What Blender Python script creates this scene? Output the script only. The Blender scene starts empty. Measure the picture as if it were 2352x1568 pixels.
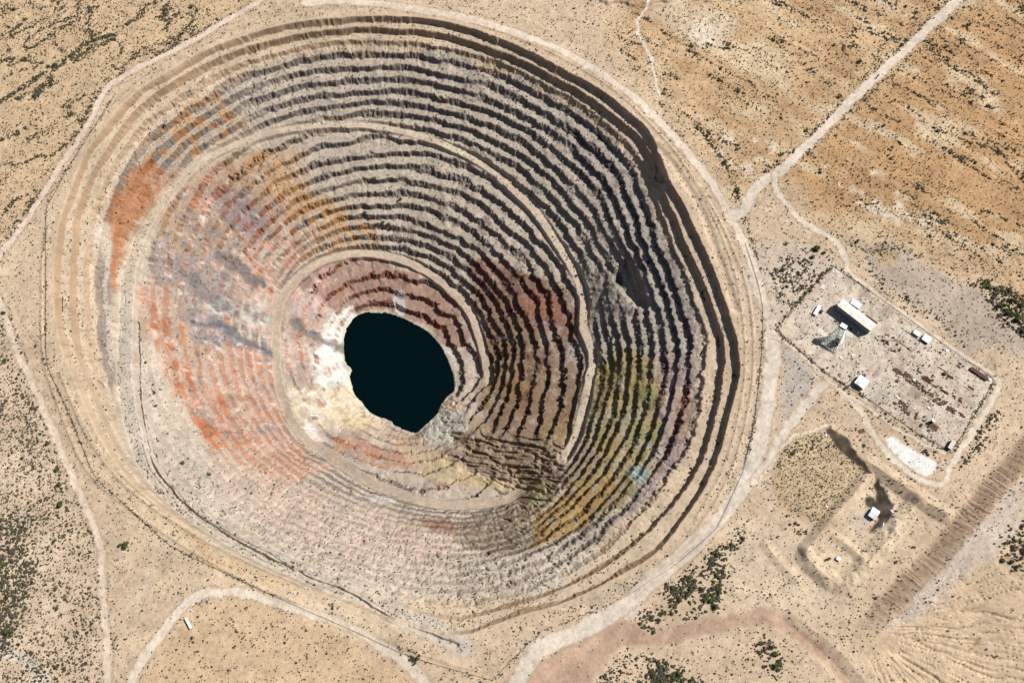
import bpy, bmesh, math, random
import numpy as np
from mathutils import Vector, Matrix

# ---------------------------------------------------------------- camera, sky, sun, exposure
scene = bpy.context.scene
col = scene.collection
CAM_H = 1450.0
TILT = math.radians(21.0)
FOC = 2287.0            # focal length in survey units (picture width = 2352)
PW, PH = 2352.0, 1568.0
cam_data = bpy.data.cameras.new("camera")
cam = bpy.data.objects.new("camera", cam_data)
col.objects.link(cam)
cam.location = (0, 0, CAM_H)
cam.rotation_euler = (TILT, 0, 0)
cam_data.sensor_width = 36.0
cam_data.lens = FOC / PW * 36.0
cam_data.clip_start = 10
cam_data.clip_end = 40000
scene.camera = cam

SUN_EL = math.radians(49.0)
SUN_AZ = math.radians(19.0)      # measured from +x towards +y
sdir = Vector((math.cos(SUN_EL) * math.cos(SUN_AZ), math.cos(SUN_EL) * math.sin(SUN_AZ), math.sin(SUN_EL)))
world = bpy.data.worlds.new("World")
scene.world = world
world.use_nodes = True
wn = world.node_tree
bg = wn.nodes["Background"]
sky = wn.nodes.new("ShaderNodeTexSky")
sky.sky_type = 'NISHITA'
sky.sun_disc = False
sky.sun_elevation = SUN_EL
sky.sun_rotation = math.pi / 2 - SUN_AZ
wn.links.new(sky.outputs[0], bg.inputs[0])
bg.inputs[1].default_value = 0.05
sun_data = bpy.data.lights.new("sun", 'SUN')
sun_data.energy = 5.0
sun_data.angle = math.radians(0.5)
sun_data.color = (1.0, 0.965, 0.925)
sun = bpy.data.objects.new("sun", sun_data)
sun.rotation_euler = sdir.to_track_quat('Z', 'Y').to_euler()
sun.location = (0, 600, 900)
col.objects.link(sun)
scene.view_settings.view_transform = 'Standard'
scene.view_settings.look = 'None'
scene.view_settings.exposure = 0.50
scene.view_settings.gamma = 1.0
scene.view_settings.use_curve_mapping = False

rng = np.random.default_rng(7)
random.seed(7)
BH = 12.0               # bench height in metres
F = np.float32

# ---------------------------------------------------------------- survey <-> world
ct, st = math.cos(TILT), math.sin(TILT)
def unproj(u, v, z=0.0):
    u = np.asarray(u, float); v = np.asarray(v, float)
    a = (u - PW / 2) / FOC; c = -(v - PH / 2) / FOC
    dx = a; dy = st + c * ct; dz = -ct + c * st
    t = (z - CAM_H) / dz
    return dx * t, dy * t
def proj(x, y, z):
    dz = z - CAM_H
    cz = y * st - dz * ct
    cy = y * ct + dz * st
    return PW / 2 + FOC * x / cz, PH / 2 - FOC * cy / cz
def P3(fx, fy, z=0.0):
    """full-resolution photo survey point -> world at height z"""
    x, y = unproj(fx / 1.7415, fy / 1.7415, z)
    return Vector((float(x), float(y), z))

# ---------------------------------------------------------------- noise
_tab = rng.random((512, 512)).astype(F)
def vnoise(x, y, seed=0):
    x = x + seed * 37.31; y = y + seed * 91.7
    xi = np.floor(x); yi = np.floor(y)
    fx = (x - xi).astype(F); fy = (y - yi).astype(F)
    xi = xi.astype(np.int32) & 511; yi = yi.astype(np.int32) & 511
    x1 = (xi + 1) & 511; y1 = (yi + 1) & 511
    fx = fx * fx * (3 - 2 * fx); fy = fy * fy * (3 - 2 * fy)
    a = _tab[yi, xi]; b = _tab[yi, x1]; c = _tab[y1, xi]; d = _tab[y1, x1]
    a = a + (b - a) * fx; c = c + (d - c) * fx
    return (a + (c - a) * fy) * 2 - 1
def fbm(x, y, s, octv=4, seed=0, gain=0.5):
    out = 0; amp = 1.0; tot = 0
    for k in range(octv):
        out = out + amp * vnoise(x / s, y / s, seed + k * 3)
        tot += amp; amp *= gain; s = s / 2.03
    return out / tot * 1.4
def sstep(a, b, x):
    t = np.clip((x - a) / (b - a), 0, 1)
    return t * t * (3 - 2 * t)
def blur(a, n, it=2):
    for _ in range(it):
        for ax in (0, 1):
            p = [(0, 0), (0, 0)]; p[ax] = (n + 1, n)
            c = np.cumsum(np.pad(a, p, mode='edge').astype(np.float64), axis=ax)
            m = a.shape[ax]
            hi = np.take(c, np.arange(2 * n + 1, 2 * n + 1 + m), axis=ax)
            lo = np.take(c, np.arange(0, m), axis=ax)
            a = ((hi - lo) / (2 * n + 1)).astype(F)
    return a

# ---------------------------------------------------------------- rasters
X0, X1, Y0, Y1 = -990.0, 990.0, 10.0, 1270.0
RS = 2.0
rx = np.arange(X0, X1 + 0.1, RS); ry = np.arange(Y0, Y1 + 0.1, RS)
RX, RY = np.meshgrid(rx, ry)
def samp(a, x, y):
    """bilinear sample of a raster field at world positions"""
    fx = np.clip((x - X0) / RS, 0, a.shape[1] - 1.001); fy = np.clip((y - Y0) / RS, 0, a.shape[0] - 1.001)
    xi = fx.astype(np.int32); yi = fy.astype(np.int32)
    fx = (fx - xi).astype(F); fy = (fy - yi).astype(F)
    p = a[yi, xi]; q = a[yi, xi + 1]; r = a[yi + 1, xi]; s = a[yi + 1, xi + 1]
    p = p + (q - p) * fx; r = r + (s - r) * fx
    return p + (r - p) * fy
def catmull(pts, closed=False, n=6):
    P = np.array(pts, float); N = len(P); out = []
    for i in range(N if closed else N - 1):
        if closed:
            a, b, c, d = P[(i - 1) % N], P[i], P[(i + 1) % N], P[(i + 2) % N]
        else:
            a, b, c, d = P[max(i - 1, 0)], P[i], P[i + 1], P[min(i + 2, N - 1)]
        for k in range(n):
            t = k / n
            out.append(0.5 * ((2 * b) + (c - a) * t + (2 * a - 5 * b + 4 * c - d) * t * t + (3 * b - a - 3 * c + d) * t ** 3))
    if not closed: out.append(P[-1])
    return np.array(out)
def polydist(P, val=None, GX=None, GY=None, pad=60.0):
    """distance from grid to polyline (world), arc position and interpolated value"""
    if GX is None: GX, GY = RX, RY
    D = np.full(GX.shape, 1e9, F); V = np.zeros(GX.shape, F); S = np.zeros(GX.shape, F)
    step = GX[0, 1] - GX[0, 0]; gx0 = GX[0, 0]; gy0 = GY[0, 0]; s = 0.0
    for i in range(len(P) - 1):
        (ax, ay), (bx, by) = P[i][:2], P[i + 1][:2]
        i0 = max(int((min(ax, bx) - pad - gx0) / step), 0); i1 = int((max(ax, bx) + pad - gx0) / step) + 1
        j0 = max(int((min(ay, by) - pad - gy0) / step), 0); j1 = int((max(ay, by) + pad - gy0) / step) + 1
        if i1 <= 0 or j1 <= 0 or i0 >= GX.shape[1] or j0 >= GX.shape[0]:
            continue
        gx = GX[j0:j1, i0:i1]; gy = GY[j0:j1, i0:i1]
        dx, dy = bx - ax, by - ay; L2 = dx * dx + dy * dy + 1e-9; L = math.sqrt(L2)
        t = np.clip(((gx - ax) * dx + (gy - ay) * dy) / L2, 0, 1)
        d = np.hypot(gx - ax - t * dx, gy - ay - t * dy)
        m = d < D[j0:j1, i0:i1]
        D[j0:j1, i0:i1][m] = d[m]
        S[j0:j1, i0:i1][m] = (s + t * L)[m]
        if val is not None:
            V[j0:j1, i0:i1][m] = (val[i] + (val[i + 1] - val[i]) * t)[m]
        s += L
    return D, V, S
def inside(P, gx, gy):
    r = np.zeros(gx.shape, bool); n = len(P)
    for i in range(n):
        (ax, ay), (bx, by) = P[i], P[(i + 1) % n]
        if ay == by: continue
        c = ((ay > gy) != (by > gy)) & (gx < (bx - ax) * (gy - ay) / (by - ay) + ax)
        r ^= c
    return r
def polysdf(P, gx, gy):
    """signed distance, positive inside"""
    P = np.array(P, float); n = len(P)
    D = np.full(gx.shape, 1e9, F)
    for i in range(n):
        (ax, ay), (bx, by) = P[i], P[(i + 1) % n]
        dx, dy = bx - ax, by - ay; L2 = dx * dx + dy * dy + 1e-9
        t = np.clip(((gx - ax) * dx + (gy - ay) * dy) / L2, 0, 1)
        D = np.minimum(D, np.hypot(gx - ax - t * dx, gy - ay - t * dy))
    return np.where(inside(P, gx, gy), D, -D).astype(F)

# ---------------------------------------------------------------- traces (u, v[, benches below the rim])
RIM = [(870,37),(940,39),(1000,46),(1060,58),(1120,78),(1180,102),(1233,127),(1269,145),(1315,171),(1355,191),(1401,220),(1437,253),
 (1470,280),(1500,318),(1518,372),(1535,410),(1569,462),(1593,515),(1623,575),(1648,640),(1678,725),(1696,790),(1702,851),(1694,890),
 (1685,919),(1668,985),(1651,1051),(1634,1092),(1615,1132),(1588,1170),(1529,1253),(1486,1289),(1443,1312),(1351,1360),(1270,1392),
 (1196,1412),(1120,1440),(1060,1462),(1000,1455),(900,1427),(800,1388),(700,1345),(600,1298),(500,1246),(440,1208),(380,1168),(300,1100),
 (240,1020),(200,940),(170,870),(145,810),(128,750),(124,700),(121,625),(127,560),(135,515),(148,470),(165,425),(185,375),(208,332),
 (235,295),(262,262),(290,232),(330,200),(390,165),(450,127),(520,97),(580,77),(630,62),(710,47),(800,40)]
C1 = [(870,62),(800,62),(700,75),(600,97),(520,122),(450,155),(370,200),(320,240),(275,295),(240,345),(210,392),(185,450),(170,500),(163,575),(160,640),(160,700),(166,790)]
C1b = [(870,62),(950,65),(1030,78),(1110,102),(1180,128),(1230,148),(1275,176),(1328,203),(1378,236),(1424,272),(1467,308),(1500,352),(1516,398),(1526,436),(1543,478),(1562,520),(1580,570),(1607,623),(1638,700),(1664,770),(1667,830),(1655,920),(1640,985),(1620,1050),(1596,1100),(1560,1150),(1500,1215)]
C3 = [(235,834),(225,725),(220,650),(227,575),(240,508),(256,450),(282,392),(312,352),(360,300),(425,252),(475,222),(530,187),(580,164),(650,142),(700,130),(800,118),(870,117),(960,120),(1030,130),(1091,148),(1190,181),(1233,208),(1269,225),(1322,258),(1375,298),(1407,333),(1447,375),(1487,428),(1516,490),(1527,525),(1546,565),(1566,609),(1590,680),(1612,745),(1618,800),(1612,880),(1596,960),(1575,1030),(1540,1090),(1480,1160),(1400,1230)]
ROAD1 = [(1066,1484,0),(1000,1448,.2),(900,1400,.6),(800,1354,1.0),(700,1317,1.3),(600,1274,1.7),(525,1232,2.1),(470,1196,2.4),(415,1156,2.7),(362,1104,3.0),(325,1046,3.4),(300,960,4.0),(288,884,4.4),(286,800,4.9),(290,710,5.2),(296,630,5.6),(310,575,5.9),(332,528,6.2),(358,487,6.5),(392,443,6.8),(432,400,7.1),(480,361,7.4),(540,333,7.7),(600,311,8.0),(660,297,8.3),(740,288,8.7),(800,287,9.0),(846,289,9.3),(921,301,9.7),(996,323,10.1),(1071,356,10.5),(1136,396,10.8),(1186,441,11.0),(1231,487,11.2),(1271,546,11.4),(1301,592,11.6),(1326,637,11.8),(1341,692,12.0),(1340,750,12.1),(1354,790,12.2),(1362,829,12.4),(1354,867,12.5),(1347,911,12.7),(1331,978,12.9),(1318,1012,13.1),(1293,1058,13.3)]
ROAD2 = [(1206,1126,15.3),(1146,1150,15.6),(1071,1160,15.9),(996,1155,16.2),(921,1134,16.5),(846,1104,16.8),(786,1066,17.1),(746,1039,17.3),(700,1004,17.5),(667,956,17.7),(647,904,18.0),(636,834,18.3),(634,780,18.6),(638,720,18.8),(650,682,19.0),(678,645,19.2),(718,612,19.5),(765,591,19.7),(830,582,20.0),(906,592,20.2),(961,613,20.5),(1011,646,20.8),(1051,682,21.0),(1081,722,21.2),(1098,766,21.4),(1108,802,21.6),(1117,840,21.8),(1122,880,22.0)]
LAKE = [(870,717),(905,722),(940,738),(965,750),(990,770),(1012,795),(1030,825),(1040,860),(1043,895),(1025,912),(1012,935),(1000,958),(975,980),(957,995),(935,988),(905,978),(895,965),(870,960),(845,945),(830,925),(815,905),(805,880),(803,862),(809,850),(801,843),(794,836),(791,815),(790,790),(792,765),(800,745),(820,725),(845,717)]
LAKE_Z = -24 * BH
def zmap(b):
    b = np.asarray(b, float)
    return -np.where(b < 2, 14 * b, 28 + (b - 2) * 260 / 22)
def W(pts, z=0.0):
    p = np.array(pts, float)
    x, y = unproj(p[:, 0], p[:, 1], z)
    return np.stack([x, y], 1)
def Wb(pts, b=None):
    p = np.array(pts, float)
    bb = p[:, 2] if b is None else np.full(len(p), float(b))
    x, y = unproj(p[:, 0], p[:, 1], zmap(bb))
    return np.stack([x, y, bb], 1)
rim_w = catmull(W(RIM), True)
road1_w = catmull(Wb(ROAD1), n=5)
road2_w = catmull(Wb(ROAD2), n=5)
lake_w = catmull(W(LAKE, LAKE_Z), True, 3)

# ---- membrane solve for the bench index
CS = 6.0
cx = np.arange(X0, X1 + 0.1, CS); cy = np.arange(Y0, Y1 + 0.1, CS)
CX, CY = np.meshgrid(cx, cy)
rs = polysdf(rim_w, CX, CY); ls = polysdf(lake_w, CX, CY)
fix = np.zeros(CX.shape, bool); B = np.zeros(CX.shape, np.float64)
cr = np.hypot(CX - lake_w[:, 0].mean(), CY - lake_w[:, 1].mean())
B[:] = np.clip(24 - cr / 18, 0, 24)
def put(P, b):
    s = []
    for i in range(len(P) - 1):
        n = max(int(np.hypot(*(P[i + 1][:2] - P[i][:2])) / 3), 1)
        for k in range(n):
            t = k / n; s.append(np.append(P[i][:2] * (1 - t) + P[i + 1][:2] * t, b[i] * (1 - t) + b[i + 1] * t))
    s = np.array(s)
    i = np.rint((s[:, 0] - X0) / CS).astype(int); j = np.rint((s[:, 1] - Y0) / CS).astype(int)
    B[j, i] = s[:, 2]; fix[j, i] = True
for c, b in ((C1, 1.0), (C1b, 1.0)):
    w = catmull(Wb(c, b)); put(w, np.full(len(w), b))
c3 = np.array([(u, v, 3.0 - .8 * min(max((v - 380) / 90, 0), 1) * (u > 1200)) for u, v in C3])
w = catmull(Wb(c3)); put(w, w[:, 2])
put(road1_w, road1_w[:, 2]); put(road2_w, road2_w[:, 2])
o = rs < 0; B[o] = (rs[o] / 18.0); fix |= o
o = ls > -2; B[o] = 24 + ls[o] / 14; fix |= o
B = np.clip(B, -3, 26.5)
free = ~fix
par = (np.add.outer(np.arange(B.shape[0]), np.arange(B.shape[1])) % 2).astype(bool)
for it in range(1400):
    for pp in (par, ~par):
        A = np.zeros_like(B)
        A[1:-1, 1:-1] = 0.25 * (B[:-2, 1:-1] + B[2:, 1:-1] + B[1:-1, :-2] + B[1:-1, 2:])
        m = free & pp
        B[m] += 1.9 * (A[m] - B[m]) if it < 1300 else (A[m] - B[m])
xi = (RX - X0) / CS; yi = (RY - Y0) / CS
i0 = np.clip(xi.astype(int), 0, B.shape[1] - 2); j0 = np.clip(yi.astype(int), 0, B.shape[0] - 2)
fx = xi - i0; fy = yi - j0
Braw = (B[j0, i0] * (1 - fx) * (1 - fy) + B[j0, i0 + 1] * fx * (1 - fy) + B[j0 + 1, i0] * (1 - fx) * fy + B[j0 + 1, i0 + 1] * fx * fy).astype(F)
RIMD = polysdf(rim_w, RX, RY)
LAKED = polysdf(lake_w, RX, RY)
BB = blur(Braw, 3, 2)
U, V = proj(RX, RY, zmap(np.clip(BB, 0, 24)))
U = U.astype(F); V = V.astype(F)
gy_, gx_ = np.gradient(BB, RS)
GRAD = np.hypot(gx_, gy_).astype(F)

D1, Z1, S1 = polydist(road1_w, road1_w[:, 2]); D2, Z2, S2 = polydist(road2_w, road2_w[:, 2])

def mask(poly, soft=12):
    """soft mask of a polygon traced in survey coordinates (0..1)"""
    p = np.array(poly, float)
    lo = p.min(0) - soft - 4; hi = p.max(0) + soft + 4
    m = (U > lo[0]) & (U < hi[0]) & (V > lo[1]) & (V < hi[1])
    j, i = np.where(m)
    out = np.zeros(U.shape, F)
    if len(j) == 0: return out
    a, b, c, d = j.min(), j.max() + 1, i.min(), i.max() + 1
    s = polysdf(p, U[a:b, c:d], V[a:b, c:d])
    out[a:b, c:d] = sstep(-soft, soft, s)
    return out
def line(pts, w, soft=3.0, smooth=True):
    """soft band around a traced ground line, width in metres"""
    p = W(pts)
    if smooth and len(pts) > 2: p = catmull(p, n=4)
    D, _, S = polydist(p, pad=w + soft + 25)
    return D, S

# ---------------------------------------------------------------- ground relief and colour layers (rasters)
def lin(c):
    c = np.asarray(c, float) / 255.0
    return np.where(c <= 0.04045, c / 12.92, ((c + 0.055) / 1.055) ** 2.4)
KALB = 0.60
def alb(c):
    c = list(c)
    if c[0] - c[2] > 55 and c[1] < 136 and c[0] > 150: c = [c[0] - 8, c[1] - 1, c[2] - 5]   # rust leans to orange
    a = lin(c) * KALB; g = a @ np.array([.30, .55, .15])
    return (g + (a - g) * .94).astype(F)
SOIL = np.empty(U.shape + (3,), F); SOIL[:] = alb((216, 190, 158))
ROCK = np.empty(U.shape + (3,), F); ROCK[:] = alb((196, 164, 126))
n1 = fbm(RX, RY, 160, 4, 1); n2 = fbm(RX, RY, 40, 4, 5); n3 = fbm(RX, RY, 12, 3, 9)
UW = U + 16 * fbm(RX, RY, 45, 4, 21); VW = V + 16 * fbm(RX, RY, 45, 4, 27)
def paint(A, m, c, s=1.0):
    m = (np.clip(m, 0, 1) * s)[..., None]
    A += (alb(c) - A) * m
def warp_mask(poly, soft=14):
    p = np.array(poly, float)
    lo = p.min(0) - soft - 40; hi = p.max(0) + soft + 40
    m = (U > lo[0]) & (U < hi[0]) & (V > lo[1]) & (V < hi[1])
    out = np.zeros(U.shape, F)
    j, i = np.where(m)
    if len(j) == 0: return out
    a, b, c, d = j.min(), j.max() + 1, i.min(), i.max() + 1
    out[a:b, c:d] = sstep(-soft, soft, polysdf(p, UW[a:b, c:d], VW[a:b, c:d]))
    return out
# desert floor outside the pit
TL = warp_mask([(-80,-80),(640,-80),(600,0),(265,190),(200,290),(95,450),(-40,620),(-80,620)], 20)
paint(SOIL, TL, (216, 186, 146))
paint(SOIL, TL * sstep(0.0, .5, n2), (205, 174, 134), .7)
NE = warp_mask([(1480,-80),(2440,-80),(2440,800),(2300,640),(2000,540),(1860,480),(1780,400),(1700,430),(1600,330),(1520,220),(1400,90)], 60)
paint(SOIL, NE, (211, 176, 132))
NE2 = warp_mask([(1800,400),(2200,40),(2440,-40),(2440,640),(2352,620),(2200,560),(2000,500),(1850,470)], 30)
# bare streaks of the desert floor run down to the lower right
sx = (RX * 0.80 - RY * 0.60); sy = (RX * 0.60 + RY * 0.80)
streak = fbm(sx * .25, sy, 26, 4, 61) + .5 * n2
paint(SOIL, NE2, (202, 160, 112))
paint(SOIL, np.maximum(NE, NE2) * sstep(.1, .6, streak), (224, 200, 164), .75)
paint(SOIL, np.maximum(NE, NE2) * sstep(.15, .7, -streak), (192, 152, 108), .7)
paint(SOIL, warp_mask([(1500,-20),(1620,20),(1700,60),(1650,120),(1560,80),(1500,40)], 20), (226, 206, 176), .7)
for pl in ([(1870,350),(1930,350),(2060,420),(2120,470),(2200,540),(2120,520),(2000,480),(1920,430)],
           [(1900,140),(1960,170),(1965,200),(1910,190)], [(1640,300),(1720,310),(1790,330),(1720,400),(1660,400)], [(1600,40),(1680,60),(1640,110),(1570,90)]):
    paint(SOIL, warp_mask(pl, 10) * sstep(-.2, .5, streak + n3), (236, 220, 196), .7)
LB = warp_mask([(-80,600),(20,690),(80,880),(200,1170),(240,1400),(250,1650),(-80,1650)], 20)
paint(SOIL, LB, (219, 193, 162))
paint(SOIL, LB * sstep(-.1, .5, n2), (226, 202, 172), .6)
BL = warp_mask([(330,1530),(420,1400),(520,1365),(700,1400),(960,1545),(980,1650),(300,1650)], 16)
paint(SOIL, BL, (216, 186, 148))
paint(SOIL, warp_mask([(230,1000),(420,1180),(700,1360),(900,1450),(860,1480),(600,1380),(420,1290),(300,1180),(220,1080)], 20), (226, 200, 164), .8)
paint(SOIL, warp_mask([(420,1230),(470,1240),(600,1300),(700,1370),(620,1350),(480,1290)], 12), (222, 184, 136), .7)
paint(SOIL, warp_mask([(1780,760),(1925,615),(2290,870),(2170,1040)], 8), (221, 205, 184))
paint(SOIL, warp_mask([(1700,560),(1860,560),(1930,620),(1780,760),(1720,700)], 16), (212, 194, 174), .8)
paint(SOIL, warp_mask([(1790,790),(1850,830),(1890,880),(1850,930),(1790,970)], 12), (192, 184, 172), .85)
paint(SOIL, warp_mask([(1975,575),(2010,553),(2060,560),(2200,650),(2352,770),(2352,830),(2240,800),(2080,690),(2000,620)], 7), (192, 176, 156), .9)
paint(SOIL, warp_mask([(1990,580),(2020,562),(2070,575),(2060,610),(2010,600)], 9), (192, 164, 124), .8)
LR = warp_mask([(2440,980),(2300,1090),(2195,1260),(2030,1440),(1960,1470),(2100,1650),(2440,1650)], 14)
paint(SOIL, LR, (219, 191, 156))
paint(SOIL, warp_mask([(2200,1240),(2352,1090),(2352,1180),(2260,1290),(2130,1400),(2030,1450),(2060,1400)], 14), (216, 200, 184), .8)
paint(SOIL, warp_mask([(1700,1190),(1850,1240),(1960,1420),(1700,1400),(1640,1300)], 20), (221, 198, 168), .8)
paint(SOIL, warp_mask([(1990,1100),(2060,1120),(2110,1180),(2040,1270),(1960,1350),(1860,1290),(1930,1200)], 14), (226, 202, 168), .85)
paint(SOIL, warp_mask([(2030,1080),(2070,1180),(2050,1250),(2010,1260),(2040,1180),(2010,1100)], 10), (232, 212, 180), .7)
MND = sstep(-7, 7, polysdf(catmull([(1775,1110),(1783,1050),(1832,1003),(1900,992),(1950,1020),(1986,1078),(1950,1130),(1890,1195),(1810,1165)], True), U + .4 * (UW - U), V + .4 * (VW - V)))
paint(SOIL, MND, (208, 182, 144)); paint(SOIL, MND * sstep(-.1, .6, n2), (190, 164, 128), .7)
paint(SOIL, mask([(1775,1110),(1790,1080),(1800,1150),(1830,1180),(1800,1170)], 8), (216, 178, 126), .6)
PONDM = mask([(2041,1005),(2056,1003),(2080,1022),(2112,1042),(2150,1062),(2146,1084),(2128,1092),(2108,1086),(2078,1062),(2046,1036),(2038,1020)], 4)
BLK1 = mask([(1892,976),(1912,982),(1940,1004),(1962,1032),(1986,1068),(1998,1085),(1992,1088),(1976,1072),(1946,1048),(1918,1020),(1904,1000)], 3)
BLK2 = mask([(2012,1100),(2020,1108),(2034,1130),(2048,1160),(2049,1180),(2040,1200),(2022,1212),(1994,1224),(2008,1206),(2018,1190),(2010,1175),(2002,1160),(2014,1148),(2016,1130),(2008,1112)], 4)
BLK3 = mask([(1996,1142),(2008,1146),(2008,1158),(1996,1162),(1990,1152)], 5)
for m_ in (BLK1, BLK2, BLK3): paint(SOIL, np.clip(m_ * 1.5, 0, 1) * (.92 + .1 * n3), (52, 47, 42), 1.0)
paint(SOIL, mask([(1950,1180),(1990,1170),(2004,1200),(1980,1220),(1955,1205)], 12), (206, 190, 172), .7)
paint(SOIL, np.clip(PONDM * 1.6, 0, 1), (246, 242, 232))
PNK = warp_mask([(1190,1600),(1230,1520),(1330,1440),(1400,1422),(1462,1436),(1478,1458),(1570,1440),(1650,1412),(1745,1395),(1800,1412),(1850,1452),(1930,1520),(2000,1590),(1960,1590),(1880,1510),(1800,1450),(1745,1428),(1650,1450),(1560,1478),(1480,1490),(1400,1510),(1360,1580),(1350,1600)], 7)
paint(SOIL, PNK, (196, 164, 138)); paint(SOIL, PNK * sstep(.0, .6, fbm(sx, sy * .3, 18, 3, 71)), (182, 146, 124), .6)
paint(SOIL, warp_mask([(1215,1545),(1240,1520),(1330,1470),(1400,1440),(1380,1470),(1280,1540),(1240,1580)], 10), (216, 178, 148), .6)
paint(SOIL, warp_mask([(1180,1480),(1240,1440),(1330,1420),(1470,1380),(1480,1420),(1400,1425),(1320,1440),(1220,1520)], 8), (224, 208, 188), .85)
# roads on the desert floor: (kind, label, width m, traced line)
ROADS = [
 ('perimeter_road', 10.0, (226,202,180), [(640,-25),(600,0),(430,100),(262,188),(215,262),(198,292),(140,380),(95,450),(40,535),(-30,625)]),
 ('dirt_track', 9.5, (226,204,178), [(-20,660),(5,705),(30,784),(65,859),(100,944),(145,1044),(180,1129),(215,1209),(230,1259),(238,1384),(245,1480),(247,1600)]),
 ('haul_road', 13.0, (225,207,184), [(290,1600),(320,1525),(360,1470),(415,1400),(455,1368),(520,1358),(600,1370),(690,1400),(800,1438),(900,1498),(960,1548),(990,1600)]),
 ('rim_road', 14.0, (226,208,186), [(700,6),(830,5),(946,20),(1096,48),(1246,98),(1346,148),(1446,216),(1493,256),(1543,310),(1593,368),(1643,432),(1673,490),(1703,545),(1728,600),(1748,665),(1760,720)]),
 ('service_road', 23.0, (221,206,186), [(1774,770),(1775,830),(1768,884),(1758,959),(1733,1059),(1703,1124),(1658,1184),(1593,1249),(1493,1338),(1420,1400),(1330,1450),(1240,1490),(1190,1560),(1180,1600)]),
 ('entrance_road', 16.0, (222,205,184), [(2230,-30),(2195,5),(2130,66),(2060,133),(2000,188),(1945,240),(1900,289),(1850,338),(1800,385),(1768,405),(1738,430),(1722,450),(1714,478),(1692,494),(1680,490)]),
 ('yard_road', 9.0, (225,208,184), [(1779,395),(1782,430),(1800,462),(1830,496),(1862,520),(1900,540),(1926,560),(1941,590),(1952,624),(1990,655),(2040,698),(2120,752),(2200,810),(2255,843),(2288,868),(2296,884),(2280,915),(2230,1000),(2205,1040),(2184,1072),(2178,1100),(2160,1113),(2138,1109),(2090,1085),(2040,1040),(2010,1000),(1975,940),(1935,902),(1905,880),(1886,880),(1860,905),(1800,985),(1762,1050)]),
 ('graded_road', 13.0, (222,206,186), [(1905,872),(1870,905),(1835,950),(1800,1000),(1770,1050),(1735,1105)]),
 ('fence_road', 4.0, (224,206,182), [(1770,772),(1810,790),(1850,822),(1890,862),(1935,898),(1990,935),(2060,983),(2170,1042)]),
 ('mine_track', 4.5, (228,212,190), [(1497,0),(1470,40),(1466,80),(1496,130),(1500,160),(1515,220)]),
 ('mound_track', 4.0, (226,206,178), [(1900,978),(1870,988),(1830,1000),(1795,1030),(1775,1062),(1745,1100)]),
]
ROADD = {}
RID = np.zeros(U.shape, np.int8)
road_edge = np.full(U.shape, 1e3, F)
for k, (nm, w, c, pts) in enumerate(ROADS):
    D, S = line(pts, w)
    e = D - w / 2 + .25 * n3 + .8 * n2
    ROADD[nm] = D
    paint(SOIL, sstep(6, 0, e) * .5, (220, 204, 182), .6)
    paint(SOIL, sstep(1.0, -1.0, e), tuple(min(255, x + 7) for x in c), 1.0)
    paint(SOIL, sstep(2.2, .6, np.abs(e - 1.5)), (188, 160, 130), .6)
    tr = np.abs(np.abs(D) - w * .22)
    paint(SOIL, sstep(1.2, .2, tr) * sstep(2, -1, e) * .6, tuple(min(255, x + 14) for x in c))
    RID[(D < w / 2) & (RIMD < -4)] = k + 1
    road_edge = np.minimum(road_edge, D - w / 2)
def fline(pts, w, c, s, soft=1.0):
    D, S = line(pts, w)
    paint(SOIL, sstep(w / 2 + soft, w / 2 - soft, D + .8 * n3), c, s)
    return D
fline([(1748,760),(1748,784),(1738,884),(1728,974),(1703,1084),(1643,1212),(1543,1292),(1460,1335),(1350,1385)], 6, (196,184,168), .7, 2)
fline([(-30,1475),(40,1510),(90,1550),(120,1600)], 14, (222,208,190), .9, 2)
fline([(300,1400),(330,1350),(360,1280),(400,1235)], 10, (228,208,182), .5, 4)
fline([(640,1110),(600,1200)], 1, (228,208,182), .01)
fline([(1720,620),(1745,690),(1762,720),(1768,790)], 5, (226,208,186), .8)
fline([(1500,110),(1590,130),(1680,180),(1760,232),(1860,300)], 1.5, (226,196,158), .8)
fline([(1710,0),(1760,50),(1800,85),(1860,115),(1890,140)], 1.8, (228,206,176), .8)
fline([(1500,190),(1512,240),(1522,300)], 3, (230,212,186), .6)
BERM = np.zeros(U.shape, F)
def berm(pts, h, w_):
    global BERM
    D_, _ = line(pts, w_); BERM = np.maximum(BERM, h * np.clip(1 - D_ / w_, 0, 1))
    paint(SOIL, sstep(w_ * 1.2, w_ * .4, np.abs(D_ - w_)), (196, 170, 138), .3)
berm([(112,520),(98,600),(96,700),(100,820),(130,920),(200,1080),(330,1190),(520,1310),(760,1420),(980,1505),(1120,1540),(1180,1500),(1260,1440)], 1.3, 3.5)
berm([(140,860),(200,1000),(290,1115),(420,1210),(560,1285),(700,1345)], 1.6, 4)
berm([(170,930),(240,1050),(360,1160),(500,1240)], 1.2, 3)
berm([(600,40),(700,22),(870,14),(1000,28),(1120,62),(1260,118),(1380,185),(1450,240)], 1.5, 3.5)
berm([(1450,240),(1540,335),(1600,420),(1660,520),(1710,640),(1728,740),(1730,860),(1712,970),(1680,1080),(1620,1190),(1540,1275),(1440,1335),(1320,1385)], 1.6, 3.5)
berm([(240,262),(330,180),(450,104),(590,52)], 1.4, 3)
berm([(1560,360),(1625,470),(1680,600),(1705,720),(1712,850),(1690,985),(1655,1090),(1600,1190)], 1.2, 3)
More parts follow.
